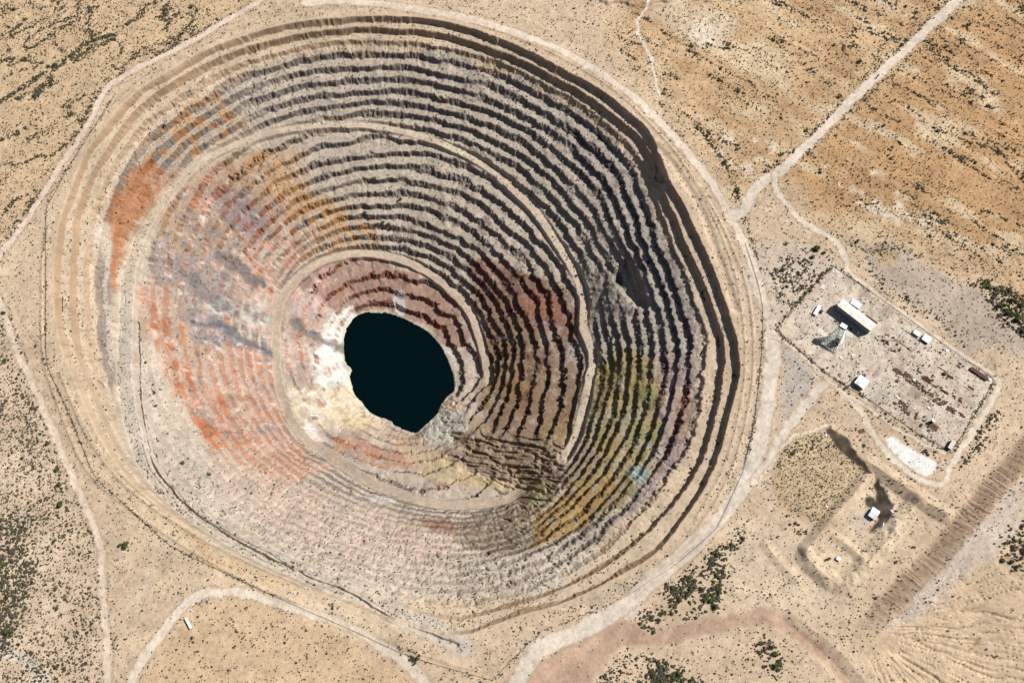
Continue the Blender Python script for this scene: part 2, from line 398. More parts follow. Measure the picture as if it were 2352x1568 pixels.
for q in range(9):   # faint vehicle tracks by the rim and below the pit
    o_ = q * 9
    fline([(1560 + o_*.8, 440 - o_*.3),(1640 + o_*.7, 580),(1690 + o_*.6, 720),(1706 + o_*.5, 860),(1690 + o_*.5, 980),(1640 + o_*.5, 1120),(1560 + o_*.5, 1240 + o_*.3),(1440 + o_*.3, 1330 + o_*.5)], 2.0, (232,210,180) if q % 2 else (206,184,156), .45)
for q in range(7):
    o_ = q * 8
    fline([(110 + o_*.9, 560),(108 + o_*.9, 700),(130 + o_*.9, 850),(200 + o_*.8, 1020 - o_*.3),(340 + o_*.5, 1160 - o_*.7),(560, 1300 - o_*.9),(800, 1420 - o_*.8)], 2.2, (234,212,178) if q % 2 else (212,186,150), .4)
for q in range(5):
    fline([(1100, 1500 - q*12),(900 - q*4, 1470 - q*8),(700, 1390 - q*7),(480, 1270 - q*8)], 2.0, (230,210,182), .35)

# stains, wheel marks and damp patches in the yard
yardm = warp_mask([(1785,760),(1925,618),(2286,870),(2168,1036)], 5)
for k_, (sc_, cc_, st_) in enumerate(((22, (186,164,140), .55), (9, (178,154,128), .5), (40, (204,196,184), .5))):
    paint(SOIL, yardm * sstep(.2, .55, fbm(sx, sy * .6, sc_, 4, 401 + k_ * 9)), cc_, st_)
for pts_ in ([(1850,700),(1880,760),(1900,800),(1960,800),(2050,860),(2150,930),(2180,1000)], [(1900,800),(1880,840),(1900,862)], [(1960,800),(2040,790),(2120,800),(2200,850),(2262,888),(2230,945)], [(2000,790),(1990,740),(1960,690),(1900,660),(1860,690)], [(1995,880),(2080,940),(2150,990)], [(1960,830),(2060,830),(2160,880),(2230,940)]):
    D_, S_t = line(pts_, 5); paint(SOIL, sstep(5, 1, D_) * .55, (229, 213, 192)); paint(SOIL, sstep(1.0, .2, np.abs(D_ - 2)) , (196, 176, 152), .45)
for (u_t, v_t, r_t) in ((2030,720,22),(1985,668,20),(1948,640,18),(2020,870,14),(2100,900,20)):
    paint(SOIL, sstep(r_t, r_t * .3, np.hypot(UW - u_t, VW - v_t)), (160,148,134), .6)
# ---- pit colours: soil = broken rubble on the benches, rock = fresh face, darkened on grey and right walls to deepen shade
PITM = sstep(-6, 6, RIMD)
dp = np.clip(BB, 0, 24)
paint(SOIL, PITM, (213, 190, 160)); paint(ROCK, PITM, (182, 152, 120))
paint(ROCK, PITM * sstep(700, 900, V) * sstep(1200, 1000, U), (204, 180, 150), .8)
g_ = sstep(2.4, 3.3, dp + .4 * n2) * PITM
paint(SOIL, g_, (193, 178, 158)); paint(ROCK, g_, (134, 123, 114))  # grey faces painted darker so the shadowed walls read deeper
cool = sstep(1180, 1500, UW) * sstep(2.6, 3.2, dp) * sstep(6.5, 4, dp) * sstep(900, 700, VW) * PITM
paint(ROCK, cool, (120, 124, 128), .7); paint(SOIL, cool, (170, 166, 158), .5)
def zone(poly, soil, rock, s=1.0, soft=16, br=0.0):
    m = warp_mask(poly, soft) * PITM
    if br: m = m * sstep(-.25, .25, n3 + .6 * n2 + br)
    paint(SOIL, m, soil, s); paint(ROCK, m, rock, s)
zone([(200,540),(255,600),(262,800),(280,960),(330,1060),(480,1200),(700,1320),(860,1370),(1100,1380),(1300,1340),(1380,1250),(1200,1270),(900,1240),(640,1120),(440,960),(340,760),(330,560),(260,500)], (209,196,176), (196,178,156), .9)
zone([(350,640),(420,680),(520,760),(640,820),(660,1000),(760,1080),(640,1130),(480,1040),(380,860),(310,700)], (198,172,150), (190,138,108), .9)
zone([(480,1050),(640,1090),(800,1150),(900,1180),(1060,1230),(1000,1300),(700,1250),(500,1140)], (205,188,168), (198,168,148), .8)
zone([(330,420),(480,360),(700,330),(700,480),(560,560),(360,600)], (190,160,130), (172,128,92), .8, 20)
zone([(430,235),(520,220),(560,280),(480,345),(395,400),(330,440),(300,380)], (196,156,116), (180,116,66), .75, 14, .1)
zone([(285,390),(345,360),(372,400),(390,440),(350,500),(300,590),(262,615),(252,560),(248,500)], (188,128,92), (170,100,62), .95, 10, .7)
zone([(330,400),(400,385),(420,410),(370,450),(335,440)], (190,150,126), (176,110,84), .7, 10, .2)
zone([(255,600),(275,590),(280,640),(262,660)], (200,160,130), (196,110,60), .8, 8)
zone([(520,395),(600,345),(650,380),(700,440),(800,470),(860,500),(850,540),(760,560),(660,520),(590,470)], (188,152,112), (174,116,62), .85, 14, .15)
zone([(700,490),(800,480),(860,520),(880,570),(780,590),(700,600),(640,560)], (192,160,124), (180,128,78), .7, 14, .1)
zone([(430,400),(520,370),(600,430),(690,520),(700,580),(640,640),(540,640),(470,560),(420,480)], (180,150,128), (160,102,74), .85, 14, .2)
zone([(470,430),(540,420),(620,500),(600,560),(520,520)], (150,130,128), (160,96,82), .8, 12, .0)
zone([(400,480),(480,500),(560,600),(640,660),(630,760),(540,720),(420,700),(350,640),(350,560)], (160,146,138), (176,146,130), .85, 14, .25)
zone([(420,690),(480,720),(500,800),(450,780),(410,730)], (160,148,140), (150,140,136), .9, 10)
zone([(480,600),(560,590),(640,640),(650,720),(560,690)], (196,164,148), (214,182,162), .8, 12, .0)
zone([(560,560),(660,540),(680,600),(640,650),(580,640)], (200,160,142), (206,150,126), .7, 12, .1)
zone([(466,690),(500,680),(530,700),(520,720),(480,715)], (206,204,196), (196,196,190), .9, 6, .4)
zone([(540,700),(610,680),(640,720),(620,740),(560,735)], (196,196,184), (188,186,178), .7, 8, .1)
zone([(445,730),(480,720),(560,770),(640,800),(620,815),(520,790)], (148,146,146), (132,130,132), .85, 7)
zone([(400,840),(425,830),(470,960),(500,1030),(480,1040),(440,960)], (200,160,130), (190,98,54), .85, 8)
zone([(355,740),(375,740),(400,850),(415,900),(400,920),(380,860)], (198,150,120), (190,106,62), .8, 7)
zone([(310,650),(335,650),(365,760),(350,770)], (196,150,120), (184,112,72), .8, 7)
zone([(470,890),(500,900),(530,990),(540,1040),(510,1020)], (196,156,128), (186,100,60), .8, 8)
zone([(450,960),(485,970),(495,1000),(470,1010)], (190,116,72), (190,102,56), .9, 6)
zone([(490,980),(560,970),(600,1010),(560,1040),(510,1030)], (196,152,124), (196,108,68), .7, 9, .1)
zone([(520,800),(600,800),(640,900),(640,1000),(580,960)], (200,174,158), (192,140,116), .7, 12)
zone([(650,660),(700,620),(800,600),(830,640),(800,720),(790,780),(780,850),(700,880),(655,840)], (204,180,166), (200,160,142), .95, 10)
zone([(700,600),(860,590),(960,630),(1040,690),(1080,760),(1070,800),(1030,790),(960,730),(880,705),(800,720),(740,690),(690,650)], (166,134,116), (130,82,64), .95, 8)
zone([(700,600),(760,600),(770,640),(720,660),(690,640)], (196,160,148), (196,150,140), .6, 8, .1)
zone([(760,720),(800,700),(815,720),(795,770),(790,840),(806,850),(812,880),(780,900),(720,870),(720,810),(740,760)], (240,236,226), (236,230,220), 1, 8)
zone([(700,800),(760,790),(800,850),(830,930),(780,960),(700,1000),(680,930),(720,890)], (234,226,210), (236,230,218), .7, 9, .15)
zone([(905,668),(935,668),(945,700),(935,715),(915,708)], (212,208,204), (206,200,198), .85, 4)
zone([(1005,780),(1030,790),(1045,820),(1035,830),(1015,800)], (216,210,204), (200,194,190), .7, 5)
zone([(665,900),(720,880),(800,880),(830,930),(900,980),(880,1000),(800,980),(740,970),(700,990),(680,950)], (224,206,176), (222,196,158), .95, 10)
zone([(680,900),(730,890),(760,920),(720,960),(690,970)], (236,228,214), (232,224,212), .8, 8, .1)
zone([(690,960),(730,980),(750,1010),(720,1020)], (238,232,222), (232,226,216), .8, 6)
zone([(760,940),(840,950),(870,985),(800,990)], (222,206,150), (218,198,140), .6, 10, .0)
zone([(750,1000),(830,1000),(900,1020),(960,1060),(950,1090),(860,1080),(780,1040)], (184,140,114), (172,106,80), .85, 9, .25)
zone([(880,990),(980,1010),(1060,1060),(1180,1110),(1200,1125),(1100,1130),(980,1100),(940,1050)], (198,176,132), (190,164,116), .85, 10)
zone([(1000,1030),(1080,1040),(1160,1080),(1200,1120),(1120,1090),(1040,1060)], (160,136,122), (150,124,110), .85, 8)
zone([(860,985),(960,1005),(1000,1040),(930,1030)], (186,160,140), (180,150,128), .8, 8)
zone([(1300,260),(1440,385),(1520,520),(1560,610),(1610,760),(1605,900),(1570,1020),(1500,1130),(1480,1100),(1580,900),(1520,700),(1440,560),(1330,400)], (180,166,152), (84,76,78), .85, 20)  # right wall: shadow depth put into the dark face colour
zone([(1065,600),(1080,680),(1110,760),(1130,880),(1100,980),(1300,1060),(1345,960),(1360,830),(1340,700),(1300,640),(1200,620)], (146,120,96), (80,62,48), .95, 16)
zone([(1090,590),(1180,620),(1260,650),(1320,700),(1345,760),(1260,770),(1180,740),(1110,690),(1070,640)], (142,110,92), (90,54,44), .9, 12)
zone([(1200,670),(1280,660),(1330,740),(1270,755),(1210,720)], (150,104,84), (104,54,42), .8, 12)
zone([(1110,780),(1220,790),(1240,900),(1200,960),(1110,930)], (144,116,84), (80,60,42), .8, 14)
zone([(1240,740),(1290,760),(1270,800),(1240,790)], (180,170,150), (130,116,106), .7, 8, .0)
zone([(1300,790),(1345,790),(1345,830),(1310,830)], (180,178,168), (140,128,116), .6, 8)
zone([(1060,940),(1180,1000),(1300,1040),(1290,1090),(1230,1140),(1180,1100),(1100,1060),(1040,1020)], (160,138,110), (134,110,82), .9, 18)
zone([(1250,960),(1320,950),(1300,1020),(1250,1000)], (162,140,92), (110,90,56), .6, 10)
zone([(965,1000),(1005,925),(1040,905),(1072,930),(1078,975),(1040,1022),(985,1018)], (204,198,180), (190,184,166), .95, 6)
zone([(1005,925),(1040,900),(1072,930),(1068,945),(1030,935)], (214,186,156), (206,176,146), .9, 6)
zone([(1345,930),(1360,850),(1400,800),(1480,800),(1540,850),(1520,950),(1500,1050),(1440,1150),(1340,1200),(1230,1250),(1190,1230),(1230,1180),(1300,1120),(1330,1000)], (168,152,104), (110,94,58), .95, 14)
zone([(1340,870),(1400,830),(1420,900),(1370,940),(1340,930)], (160,140,84), (120,100,56), .7, 10)
zone([(1430,860),(1500,880),(1520,1000),(1470,1060),(1440,960)], (150,146,92), (96,92,52), .8, 12)
zone([(1220,1200),(1300,1120),(1400,1090),(1420,1150),(1330,1210),(1230,1255)], (176,144,88), (140,104,56), .85, 10)
zone([(1280,1020),(1350,1000),(1370,1060),(1320,1110),(1270,1100)], (164,146,126), (120,90,72), .7, 10)
zone([(1150,1130),(1260,1110),(1300,1130),(1220,1200),(1140,1180)], (178,160,138), (140,118,90), .85, 10)
zone([(1190,1120),(1240,1110),(1260,1150),(1210,1160)], (196,188,140), (180,160,110), .7, 8, .0)
zone([(1060,1190),(1180,1170),(1230,1220),(1180,1270),(1080,1260)], (168,150,128), (124,108,88), .85, 10)
zone([(960,1180),(1060,1190),(1060,1230),(980,1210)], (166,124,104), (132,86,68), .8, 8)
zone([(1450,1070),(1490,1060),(1510,1075),(1480,1110),(1450,1110)], (172,192,180), (140,160,150), .9, 6)
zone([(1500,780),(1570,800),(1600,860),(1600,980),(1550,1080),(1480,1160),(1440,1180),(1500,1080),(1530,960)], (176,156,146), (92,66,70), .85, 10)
zone([(1560,880),(1600,880),(1590,1000),(1555,1010)], (180,146,110), (120,80,56), .6, 10, .0)
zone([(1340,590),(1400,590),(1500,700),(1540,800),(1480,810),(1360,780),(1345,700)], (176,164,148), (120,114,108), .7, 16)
zone([(840,1130),(900,1140),(910,1165),(870,1160)], (216,208,202), (200,190,184), .7, 5, .2)
# speckle of fresh mineral patches in the altered rock
alt = warp_mask([(300,620),(360,520),(420,400),(560,360),(700,500),(860,600),(800,700),(790,900),(960,1000),(1180,1120),(1000,1150),(800,1090),(640,1030),(480,1030),(380,860)], 20) * PITM
pa = fbm(RX * 1.0, RY * .6, 17, 4, 201); pb = fbm(RX, RY, 14, 4, 207); pc = fbm(RX, RY, 20, 4, 213); pd = fbm(RX, RY, 9, 3, 219)
for A, s_k in ((SOIL, .30), (ROCK, .85)):
    paint(A, alt * sstep(.30, .55, pa), (214, 186, 170), s_k * .7)
    paint(A, alt * sstep(.34, .6, pb), (142, 134, 132), s_k)
    paint(A, alt * sstep(.38, .6, pc), (196, 128, 92), s_k * .9)
    paint(A, alt * sstep(.48, .7, pd), (232, 222, 210), s_k * .7)
    paint(A, alt * sstep(.45, .7, -pd), (120, 104, 98), s_k * .7)
red = warp_mask([(1080,600),(1345,690),(1345,900),(1300,1080),(1060,1020),(1120,880)], 20) * PITM
for A, s_k in ((SOIL, .4), (ROCK, .5)):
    paint(A, red * sstep(.35, .6, pa), (150, 96, 78), s_k)
    paint(A, red * sstep(.35, .6, pc), (150, 128, 86), s_k)
    paint(A, red * sstep(.48, .65, pd), (196, 184, 174), s_k)
yel = warp_mask([(1340,860),(1560,820),(1540,1060),(1400,1180),(1200,1260),(1150,1180),(1300,1080)], 16) * PITM
for A, s_k in ((SOIL, .6), (ROCK, .5)):
    paint(A, yel * sstep(.25, .5, pa), (182, 172, 150), s_k)
    paint(A, yel * sstep(.25, .5, pc), (176, 146, 88), s_k)
    paint(A, yel * sstep(.40, .6, -pb), (140, 120, 96), s_k)
# lake shore salt rim
shore = sstep(9, 1, -LAKED) * sstep(-14, -1, LAKED + 6)
paint(SOIL, sstep(-7, -1, LAKED + 2 * n3) * (LAKED > -12) * sstep(900, 800, U), (232, 228, 196), .8)
paint(ROCK, sstep(-7, -1, LAKED + 2 * n3) * sstep(900, 800, U), (226, 220, 186), .8)
# wheel-worn ramps
def uvline(pts):
    p = np.array(pts, float); out_ = np.full(U.shape, 1e3, F)
    m = (U > p[:, 0].min() - 40) & (U < p[:, 0].max() + 40) & (V > p[:, 1].min() - 40) & (V < p[:, 1].max() + 40)
    j, i = np.where(m); a, b_, c, d = j.min(), j.max() + 1, i.min(), i.max() + 1
    gu = UW[a:b_, c:d] * .4 + U[a:b_, c:d] * .6; gv = VW[a:b_, c:d] * .4 + V[a:b_, c:d] * .6; o_ = out_[a:b_, c:d]
    for (ax, ay), (bx_, by_) in zip(p[:-1], p[1:]):
        dx, dy = bx_ - ax, by_ - ay; t = np.clip(((gu - ax) * dx + (gv - ay) * dy) / (dx * dx + dy * dy), 0, 1)
        o_[:] = np.minimum(o_, np.hypot(gu - ax - t * dx, gv - ay - t * dy))
    return out_
FAULT = np.zeros(U.shape, F)
for pts, w_, c_ in (([(500,588),(545,612),(575,636),(600,652)], 9, (112,108,108)), ([(445,746),(500,742),(550,768),(590,795),(640,816)], 8, (108,106,110)),
                ([(672,735),(700,758),(735,784),(790,800)], 7, (120,118,112)), ([(440,640),(480,690),(520,700)], 12, (130,124,122))):
    d_ = uvline(pts)
    for A in (SOIL, ROCK): paint(A, sstep(w_ + 5, w_ - 4, d_ + 5 * n3 + 5 * n2) * PITM, c_, .75)
    FAULT = np.maximum(FAULT, sstep(5, 1.0, d_))
# ramps
HW1 = 5.2 + 5.5 * sstep(6.6, 5.6, Z1) + 1.5 * sstep(10.3, 11.3, Z1)
r1 = D1 - HW1 + 1.5 * n2; r2 = D2 - 6.8 + 1.5 * n2
for A in (SOIL, ROCK):
    paint(A, sstep(10, 2, r1) * sstep(-60, -30, -np.abs(Z1 - 8) * 0) , (204, 186, 162), .7)
    paint(A, sstep(2, -1, r1), (213, 196, 172), .95)
    paint(A, sstep(2, -1, r2), (203, 184, 160), .95)
    for off in (-4.5, -1.5, 2.5, 5.0):
        paint(A, sstep(1.6, .3, np.abs(D1 - 3 - off * .6 + 1.2 * n2)) * sstep(2, -1, r1), (190, 168, 140), .45)
        paint(A, sstep(1.4, .3, np.abs(D2 - 3 - off * .6 + 1.2 * n2)) * sstep(2, -1, r2), (180, 160, 138), .45)
lowr1 = sstep(5.8, 5.0, Z1) * sstep(9, 0, r1)
paint(SOIL, lowr1, (205, 193, 176), .8)
# soft large-scale mottling of real colour
mot = (1 + .06 * n1 + .10 * n2 + .07 * n3)[..., None].astype(F)
SOIL *= mot; ROCK *= mot

# ---------------------------------------------------------------- relief outside
ZO = (1.2 * n1 + .5 * n2) * sstep(2, 60, -RIMD) + BERM
def ridge(pts, h, w):
    D, S = line(pts, w * 2)
    return h * np.clip(1 - D / w, 0, 1) ** .9
ZO = ZO + ridge([(1852,1262),(1900,1205),(1950,1146),(1990,1098)], 9, 13)
ZO = ZO + ridge([(1916,1231),(1950,1255),(1980,1283)], 4, 9)
ZO = ZO + ridge([(1990,1060),(2057,1106),(2125,1153),(2170,1180)], 9, 15)
ZO = ZO + ridge([(2105,1150),(2080,1185),(2065,1200),(2010,1272),(1970,1318),(1930,1340),(1890,1320),(1850,1280)], 8, 16) * (1 + .4 * n3)
ZO = ZO + ridge([(1760,1250),(1790,1290),(1830,1330)], 3, 10)
ZO = ZO + ridge([(1800,1425),(1850,1465),(1905,1510),(1960,1570)], -5, 16)
ZO = ZO + blur(MND, 3) * (3 + 1.0 * n2)
DK = [(2470,880),(2400,1010),(2352,1075),(2292,1142),(2253,1194),(2212,1238),(2190,1268),(2157,1306),(2100,1362),(2040,1425),(1995,1478)]
D, S = line(DK, 60); S = S.astype(F)
dkp = W(DK); big = np.vstack([dkp, [[700, -200], [2500, -200], [2500, 900]]])
sd = np.where(inside(big, RX, RY), D, -D)
dkh = 15 * sstep(0, 60, D * 0 + S * 0 + 60) * sstep(-32, 0, sd)
fade = np.clip((1500 - V) / 120, 0, 1)
ZO = ZO + dkh * fade - np.clip(sd, 0, 200) * .045 * fade
STRI = sstep(-34, -26, sd) * sstep(3, -2, sd) * sstep(1470, 1380, V)
paint(SOIL, STRI, (190, 160, 130), .75)  # shaded brown of the slope turned from the sun, put into the colour
ZO = ZO - STRI * (1.0 + .5 * n2) * (1 - np.abs(fbm(S + 4 * n2, sd * .12 + 3 * n2, 5.0, 3, 505)) * 1.8)
ax_, ay_ = [float(t) for t in unproj(1975, 1440)]
ang = np.arctan2(RY - ay_, RX - ax_); rad = np.hypot(RX - ax_, RY - ay_)
fanm = LR * sstep(20, 90, rad) * sstep(.75, .3, ang)
fan = 1 - np.abs(vnoise(ang * 16 + .6 * n2, rad / 90, 4)); fan2 = 1 - np.abs(vnoise(ang * 40 + .8 * n2, rad / 60, 8))
ZO = ZO + fanm * (sstep(0, 1, rad / 350) * 14 - 3.2 * fan ** 6 - 1.6 * fan2 ** 6)
TD = warp_mask([(1300,-40),(1400,5),(1450,18),(1500,22),(1570,-20),(1570,-60)], 3)
ZO = ZO + 5 * TD
sc, _ = line([(1500,330),(1520,348),(1549,382),(1585,437),(1612,484),(1640,560),(1668,640),(1690,710)], 20)
scp = W([(1500,330),(1520,348),(1549,382),(1585,437),(1612,484),(1640,560),(1668,640),(1690,710)])
ZO = ZO - 2.5 * sstep(9, 1, sc) * (RIMD < 0)
ZO = ZO * sstep(0, 6, road_edge + 3) + ZO * 0.0 + (1 - sstep(0, 6, road_edge + 3)) * blur(ZO.astype(F), 5)
edge = np.minimum(np.minimum(RX - X0, X1 - RX), np.minimum(RY - Y0, Y1 - RY))
ZO = (ZO * sstep(0, 40, edge)).astype(F)
TW = np.ones(U.shape, F)
TW *= 1 - .9 * mask([(1085,985),(1140,1000),(1240,1000),(1300,1030),(1300,1100),(1240,1170),(1180,1150),(1100,1090),(1030,1050),(1010,1010),(1060,1000)], 16)
TW *= 1 - .8 * mask([(1345,610),(1400,620),(1440,640),(1490,700),(1400,730),(1345,750)], 14)
TW *= 1 - mask([(965,1000),(1005,925),(1040,905),(1072,930),(1078,975),(1040,1022),(985,1018)], 8)
TW *= 1 - .7 * mask([(250,500),(300,390),(360,390),(385,440),(330,540),(270,610)], 12)
TW *= 1 - .05 * mask([(400,470),(560,560),(640,680),(640,820),(480,780),(350,640)], 30)
TW *= 1 - .12 * mask([(280,900),(420,900),(700,1100),(1060,1220),(1150,1330),(900,1360),(560,1220),(330,1040)], 30)
TW *= 1 - .5 * mask([(1100,1180),(1200,1150),(1260,1230),(1150,1270),(1060,1240)], 20)
TW *= 1 - .6 * mask([(790,850),(960,980),(1010,1020),(900,1010),(760,960)], 12)
NOTCH = mask([(1441,586),(1462,620),(1490,700),(1462,700),(1432,668),(1412,640)], 10)
CUT = 6 * mask([(1441,586),(1460,620),(1486,700),(1462,690),(1440,660),(1420,640)], 10) + 7 * mask([(1425,600),(1433,640),(1415,640)], 4) + 7 * mask([(1506,372),(1522,385),(1532,408),(1520,420),(1506,404)], 4)
CUT = (CUT + 2.0 * FAULT * sstep(-.2, .4, n3)).astype(F)
CH = [(1050,1480),(996,1460),(921,1431),(860,1398),(800,1360),(700,1322),(600,1272),(540,1240),(475,1202),(415,1157),(360,1097),(325,1045),(300,960),(288,890),(281,800),(277,700)]
Dch, Sch = line(CH, 12)

# ---------------------------------------------------------------- fine terrain grid
G = 1.0
gx = np.arange(X0, X1 + .01, G); gy = np.arange(Y0, Y1 + .01, G)
FX, FY = np.meshgrid(gx, gy)
FX = FX.astype(F); FY = FY.astype(F)
def fs(a): return samp(a, FX, FY)
lcx, lcy = lake_w[:, 0].mean() * .5 + rim_w[:, 0].mean() * .5, lake_w[:, 1].mean() * .5 + rim_w[:, 1].mean() * .5
th = np.arctan2(FY - lcy, FX - lcx); rr = np.hypot(FX - lcx, FY - lcy)
b0 = fs(BB) + .8 * fs(NOTCH); grad = fs(GRAD); rim_f = fs(RIMD)
pit = sstep(-3, 3, rim_f)
fn1 = fbm(FX, FY, 55, 3, 31); fn2 = fbm(FX, FY, 14, 3, 35); fn3 = fbm(FX, FY, 4.5, 2, 39)
tw = fs(TW)
s_ = th * 300.0
s_ = th * 300.0
rill = 1 - np.abs(vnoise(s_ / 5.0 + .5 * fn2, rr / 26, 43)); rill = rill ** 3
rill2 = 1 - np.abs(vnoise(s_ / 12.0 + .8 * fn2, rr / 40, 47)); rill2 = rill2 ** 4
b = b0 + (.26 * fn1 + .17 * fn2 + .05 * fn3) * sstep(.5, 2.5, b0)
b = b + (.20 * vnoise(s_ / 85, rr / 24, 161) + .09 * vnoise(s_ / 33, rr / 15, 163)) * sstep(2.6, 4.5, b0) * sstep(24, 22, b0)
b = b + (.02 * fn3 + .03 * fn2)
nf = np.floor(b); fr = b - nf
deep = sstep(2.5, 3.5, b0)
left = sstep(700, 450, fs(U)) + sstep(1150, 1300, fs(V)) * .7
facem = (5.2 + 2.4 * fn1 + 2.2 * fn2) * (1 + .5 * np.clip(left, 0, 1))
fw = np.clip(facem * grad * np.where(b < 2, .9, 1), .08, .55)
# rills bite into the faces
wash = 1 - .65 * np.clip(left, 0, 1)
bite = (.30 * rill + .30 * rill2) * fw * wash
frr = np.clip(fr - bite * (fr < fw * 1.5), 0, 1)
t = np.clip(frr / fw, 0, 1)
S_ = np.where(frr < fw, .91 * t ** .85, .91 + .09 * (frr - fw) / (1 - fw))
mid = sstep(1.95, 2.05, b) * sstep(3.0, 2.9, b)
keep = np.clip(tw * (1 - .5 * mid) * (1 - .45 * deep * sstep(.30, .62, fbm(s_, rr, 48, 3, 171))) * (.97 - .4 * sstep(.2, .8, fbm(FX, FY, 30, 2, 51)) * deep), 0, 1)
S2 = fr + (S_ - fr) * keep
zb = zmap(nf + S2).astype(F)
zb = np.where(b < 0, 0, zb).astype(F)
zpit = np.where(b0 > 0, zb, 0)
facemask = ((frr < fw) & (b > 0)).astype(F) * keep * pit
# slide ground: long ridges
u_, v_ = fs(U), fs(V)
slide = np.clip((1 - tw), 0, 1) * pit * sstep(940, 1000, v_) * sstep(960, 1060, u_)
dx_, dy_ = 0.93, -0.36
al = FX * dx_ + FY * dy_; ac = -FX * dy_ + FY * dx_
rd = np.abs(fbm(al * .22 + 8 * fn1, ac + 6 * fn1, 11, 4, 55))
zpit = zpit - slide * (7 * (1 - np.clip(rd * 2.4, 0, 1)) - 2)
zpit = zpit - (.5 * wash * rill * (.3 + .7 * facemask) + (.16 + .8 * facemask) * fn3 + .5 * fn2) * pit * sstep(.5, 1.5, b0)
# ramps cut level across the benches
e1 = fs(D1); z1 = fs(Z1); e2 = fs(D2); z2 = fs(Z2); ss1 = fs(S1)
end1 = sstep(13.35, 13.2, z1)
hw1 = fs(HW1)
w1 = sstep(4, 0, e1 - hw1 + 1.5 * fn2) * end1 * sstep(.6, 1.6, z1)
w2 = sstep(10.5, 7.0, e2 + 1.5 * fn2) * sstep(15.2, 15.5, z2)
zpit = zpit + (zmap(z1).astype(F) - .2 * fn2 - zpit) * w1
zpit = zpit + (zmap(z2).astype(F) - .2 * fn2 - zpit) * w2
onroad = np.maximum(w1, w2)
facemask *= (1 - onroad)
ch = fs(Dch)
zpit = zpit - 4.5 * sstep(3.4, 1.0, ch + 1.6 * fn2) * sstep(-40, 0, rim_f + 40)
zpit = zpit - 1.2 * sstep(1.8, .5, np.abs(ch - 5 + 3 * fn1))* sstep(2, 0, np.abs(z1 - 2) - 1)
zpit = zpit - fs(CUT)
ck = sstep(.93, .985, 1 - np.abs(vnoise(s_ / 13 + .6 * fn2, rr / 30, 181))) * sstep(.15, .35, vnoise(s_ / 22, rr / 30, 183))
zpit = zpit - 4.5 * ck * pit * sstep(-.5, .1, b) * sstep(7, 4, b0) * sstep(1300, 1000, v_) * (fr < .45)
# collapsed sinkholes and cracks along the lower benches
crk = (1 - np.abs(fbm(s_ + 9 * fn1, rr * .6 + 9 * fn2, 15, 3, 141)) * 2.2)
lowb = pit * sstep(1150, 1230, v_) * sstep(.8, 1.6, b0) * sstep(13, 10, b0)
zpit = zpit - 3.5 * lowb * sstep(.86, .96, crk) * sstep(.1, .4, fbm(FX, FY, 18, 3, 145)) * (fr < .5)
Z = zpit + fs(ZO) + .12 * fn3 + .10 * fn2
Z = np.where(fs(LAKED) > 2, np.minimum(Z, LAKE_Z - 3), Z).astype(F)
# keep shore terrain above the water
sh = (fs(LAKED) <= 0)
Z = np.where(sh & (Z < LAKE_Z + .3), LAKE_Z + .3 + .2 * np.abs(fn2), Z).astype(F)
edge_f = np.minimum(np.minimum(FX - X0, X1 - FX), np.minimum(FY - Y0, Y1 - FY))
Z *= sstep(0, 12, edge_f)

# ---- rain: many drops walk downhill, their paths become rills and gullies
def rain(Z, n, steps, inertia, r):
    H, Wd = Z.shape
    py = r.random(n) * (H - 3) + 1; px = r.random(n) * (Wd - 3) + 1
    vx = np.zeros(n); vy = np.zeros(n); idx = []
    Zs = blur(Z, 1, 1)
    gyy, gxx = np.gradient(Zs)
    for k in range(steps):
        i = px.astype(np.int32); j = py.astype(np.int32)
        idx.append(j.astype(np.int64) * Wd + i)
        ggx = gxx[j, i]; ggy = gyy[j, i]
        vx = vx * inertia - ggx * (1 - inertia); vy = vy * inertia - ggy * (1 - inertia)
        L = np.hypot(vx, vy) + 1e-5
        px = np.clip(px + vx / L, 1, Wd - 2.01); py = np.clip(py + vy / L, 1, H - 2.01)
    c = np.bincount(np.concatenate(idx), minlength=H * Wd).reshape(H, Wd).astype(F)
    return c
g1, g0 = np.gradient(Z)
slope = np.hypot(g0, g1)
flow = np.zeros_like(Z)
for rnd in range(2):
    c = rain(Z, 420000, 60, .45, rng)
    c = c / c.mean()
    f = np.log1p(np.clip(c - 1.2, 0, 40))
    flow = flow + f
    f = blur(f, 1, 1)
    amt = (.34 * pit * wash + .20 * fs(fanm.astype(F)) + .22 * fs(STRI.astype(F)) + .05) * (1 - .85 * onroad)
    Z = (Z - amt * f * np.clip(slope * 2.0 + .15, 0, 1.3) * (fs(LAKED) < -3)).astype(F)
flow /= 2

# ---- colours per vertex
wu = FX + 3.0 * fn2 + 1.2 * fn3; wv = FY + 3.0 * fbm(FX, FY, 14, 3, 77)
C = np.empty(Z.shape + (3,), F)
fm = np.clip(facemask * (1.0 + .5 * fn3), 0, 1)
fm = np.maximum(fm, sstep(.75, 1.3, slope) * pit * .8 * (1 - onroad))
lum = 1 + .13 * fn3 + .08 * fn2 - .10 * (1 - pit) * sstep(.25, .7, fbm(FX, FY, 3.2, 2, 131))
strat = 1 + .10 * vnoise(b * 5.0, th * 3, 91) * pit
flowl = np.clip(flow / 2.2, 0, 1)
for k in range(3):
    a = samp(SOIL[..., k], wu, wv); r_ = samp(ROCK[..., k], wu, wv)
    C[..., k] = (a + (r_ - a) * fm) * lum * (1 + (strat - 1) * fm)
C *= (1 + .10 * (flowl * (1 - fm) * pit))[..., None]
C = np.clip(C, .01, .8)

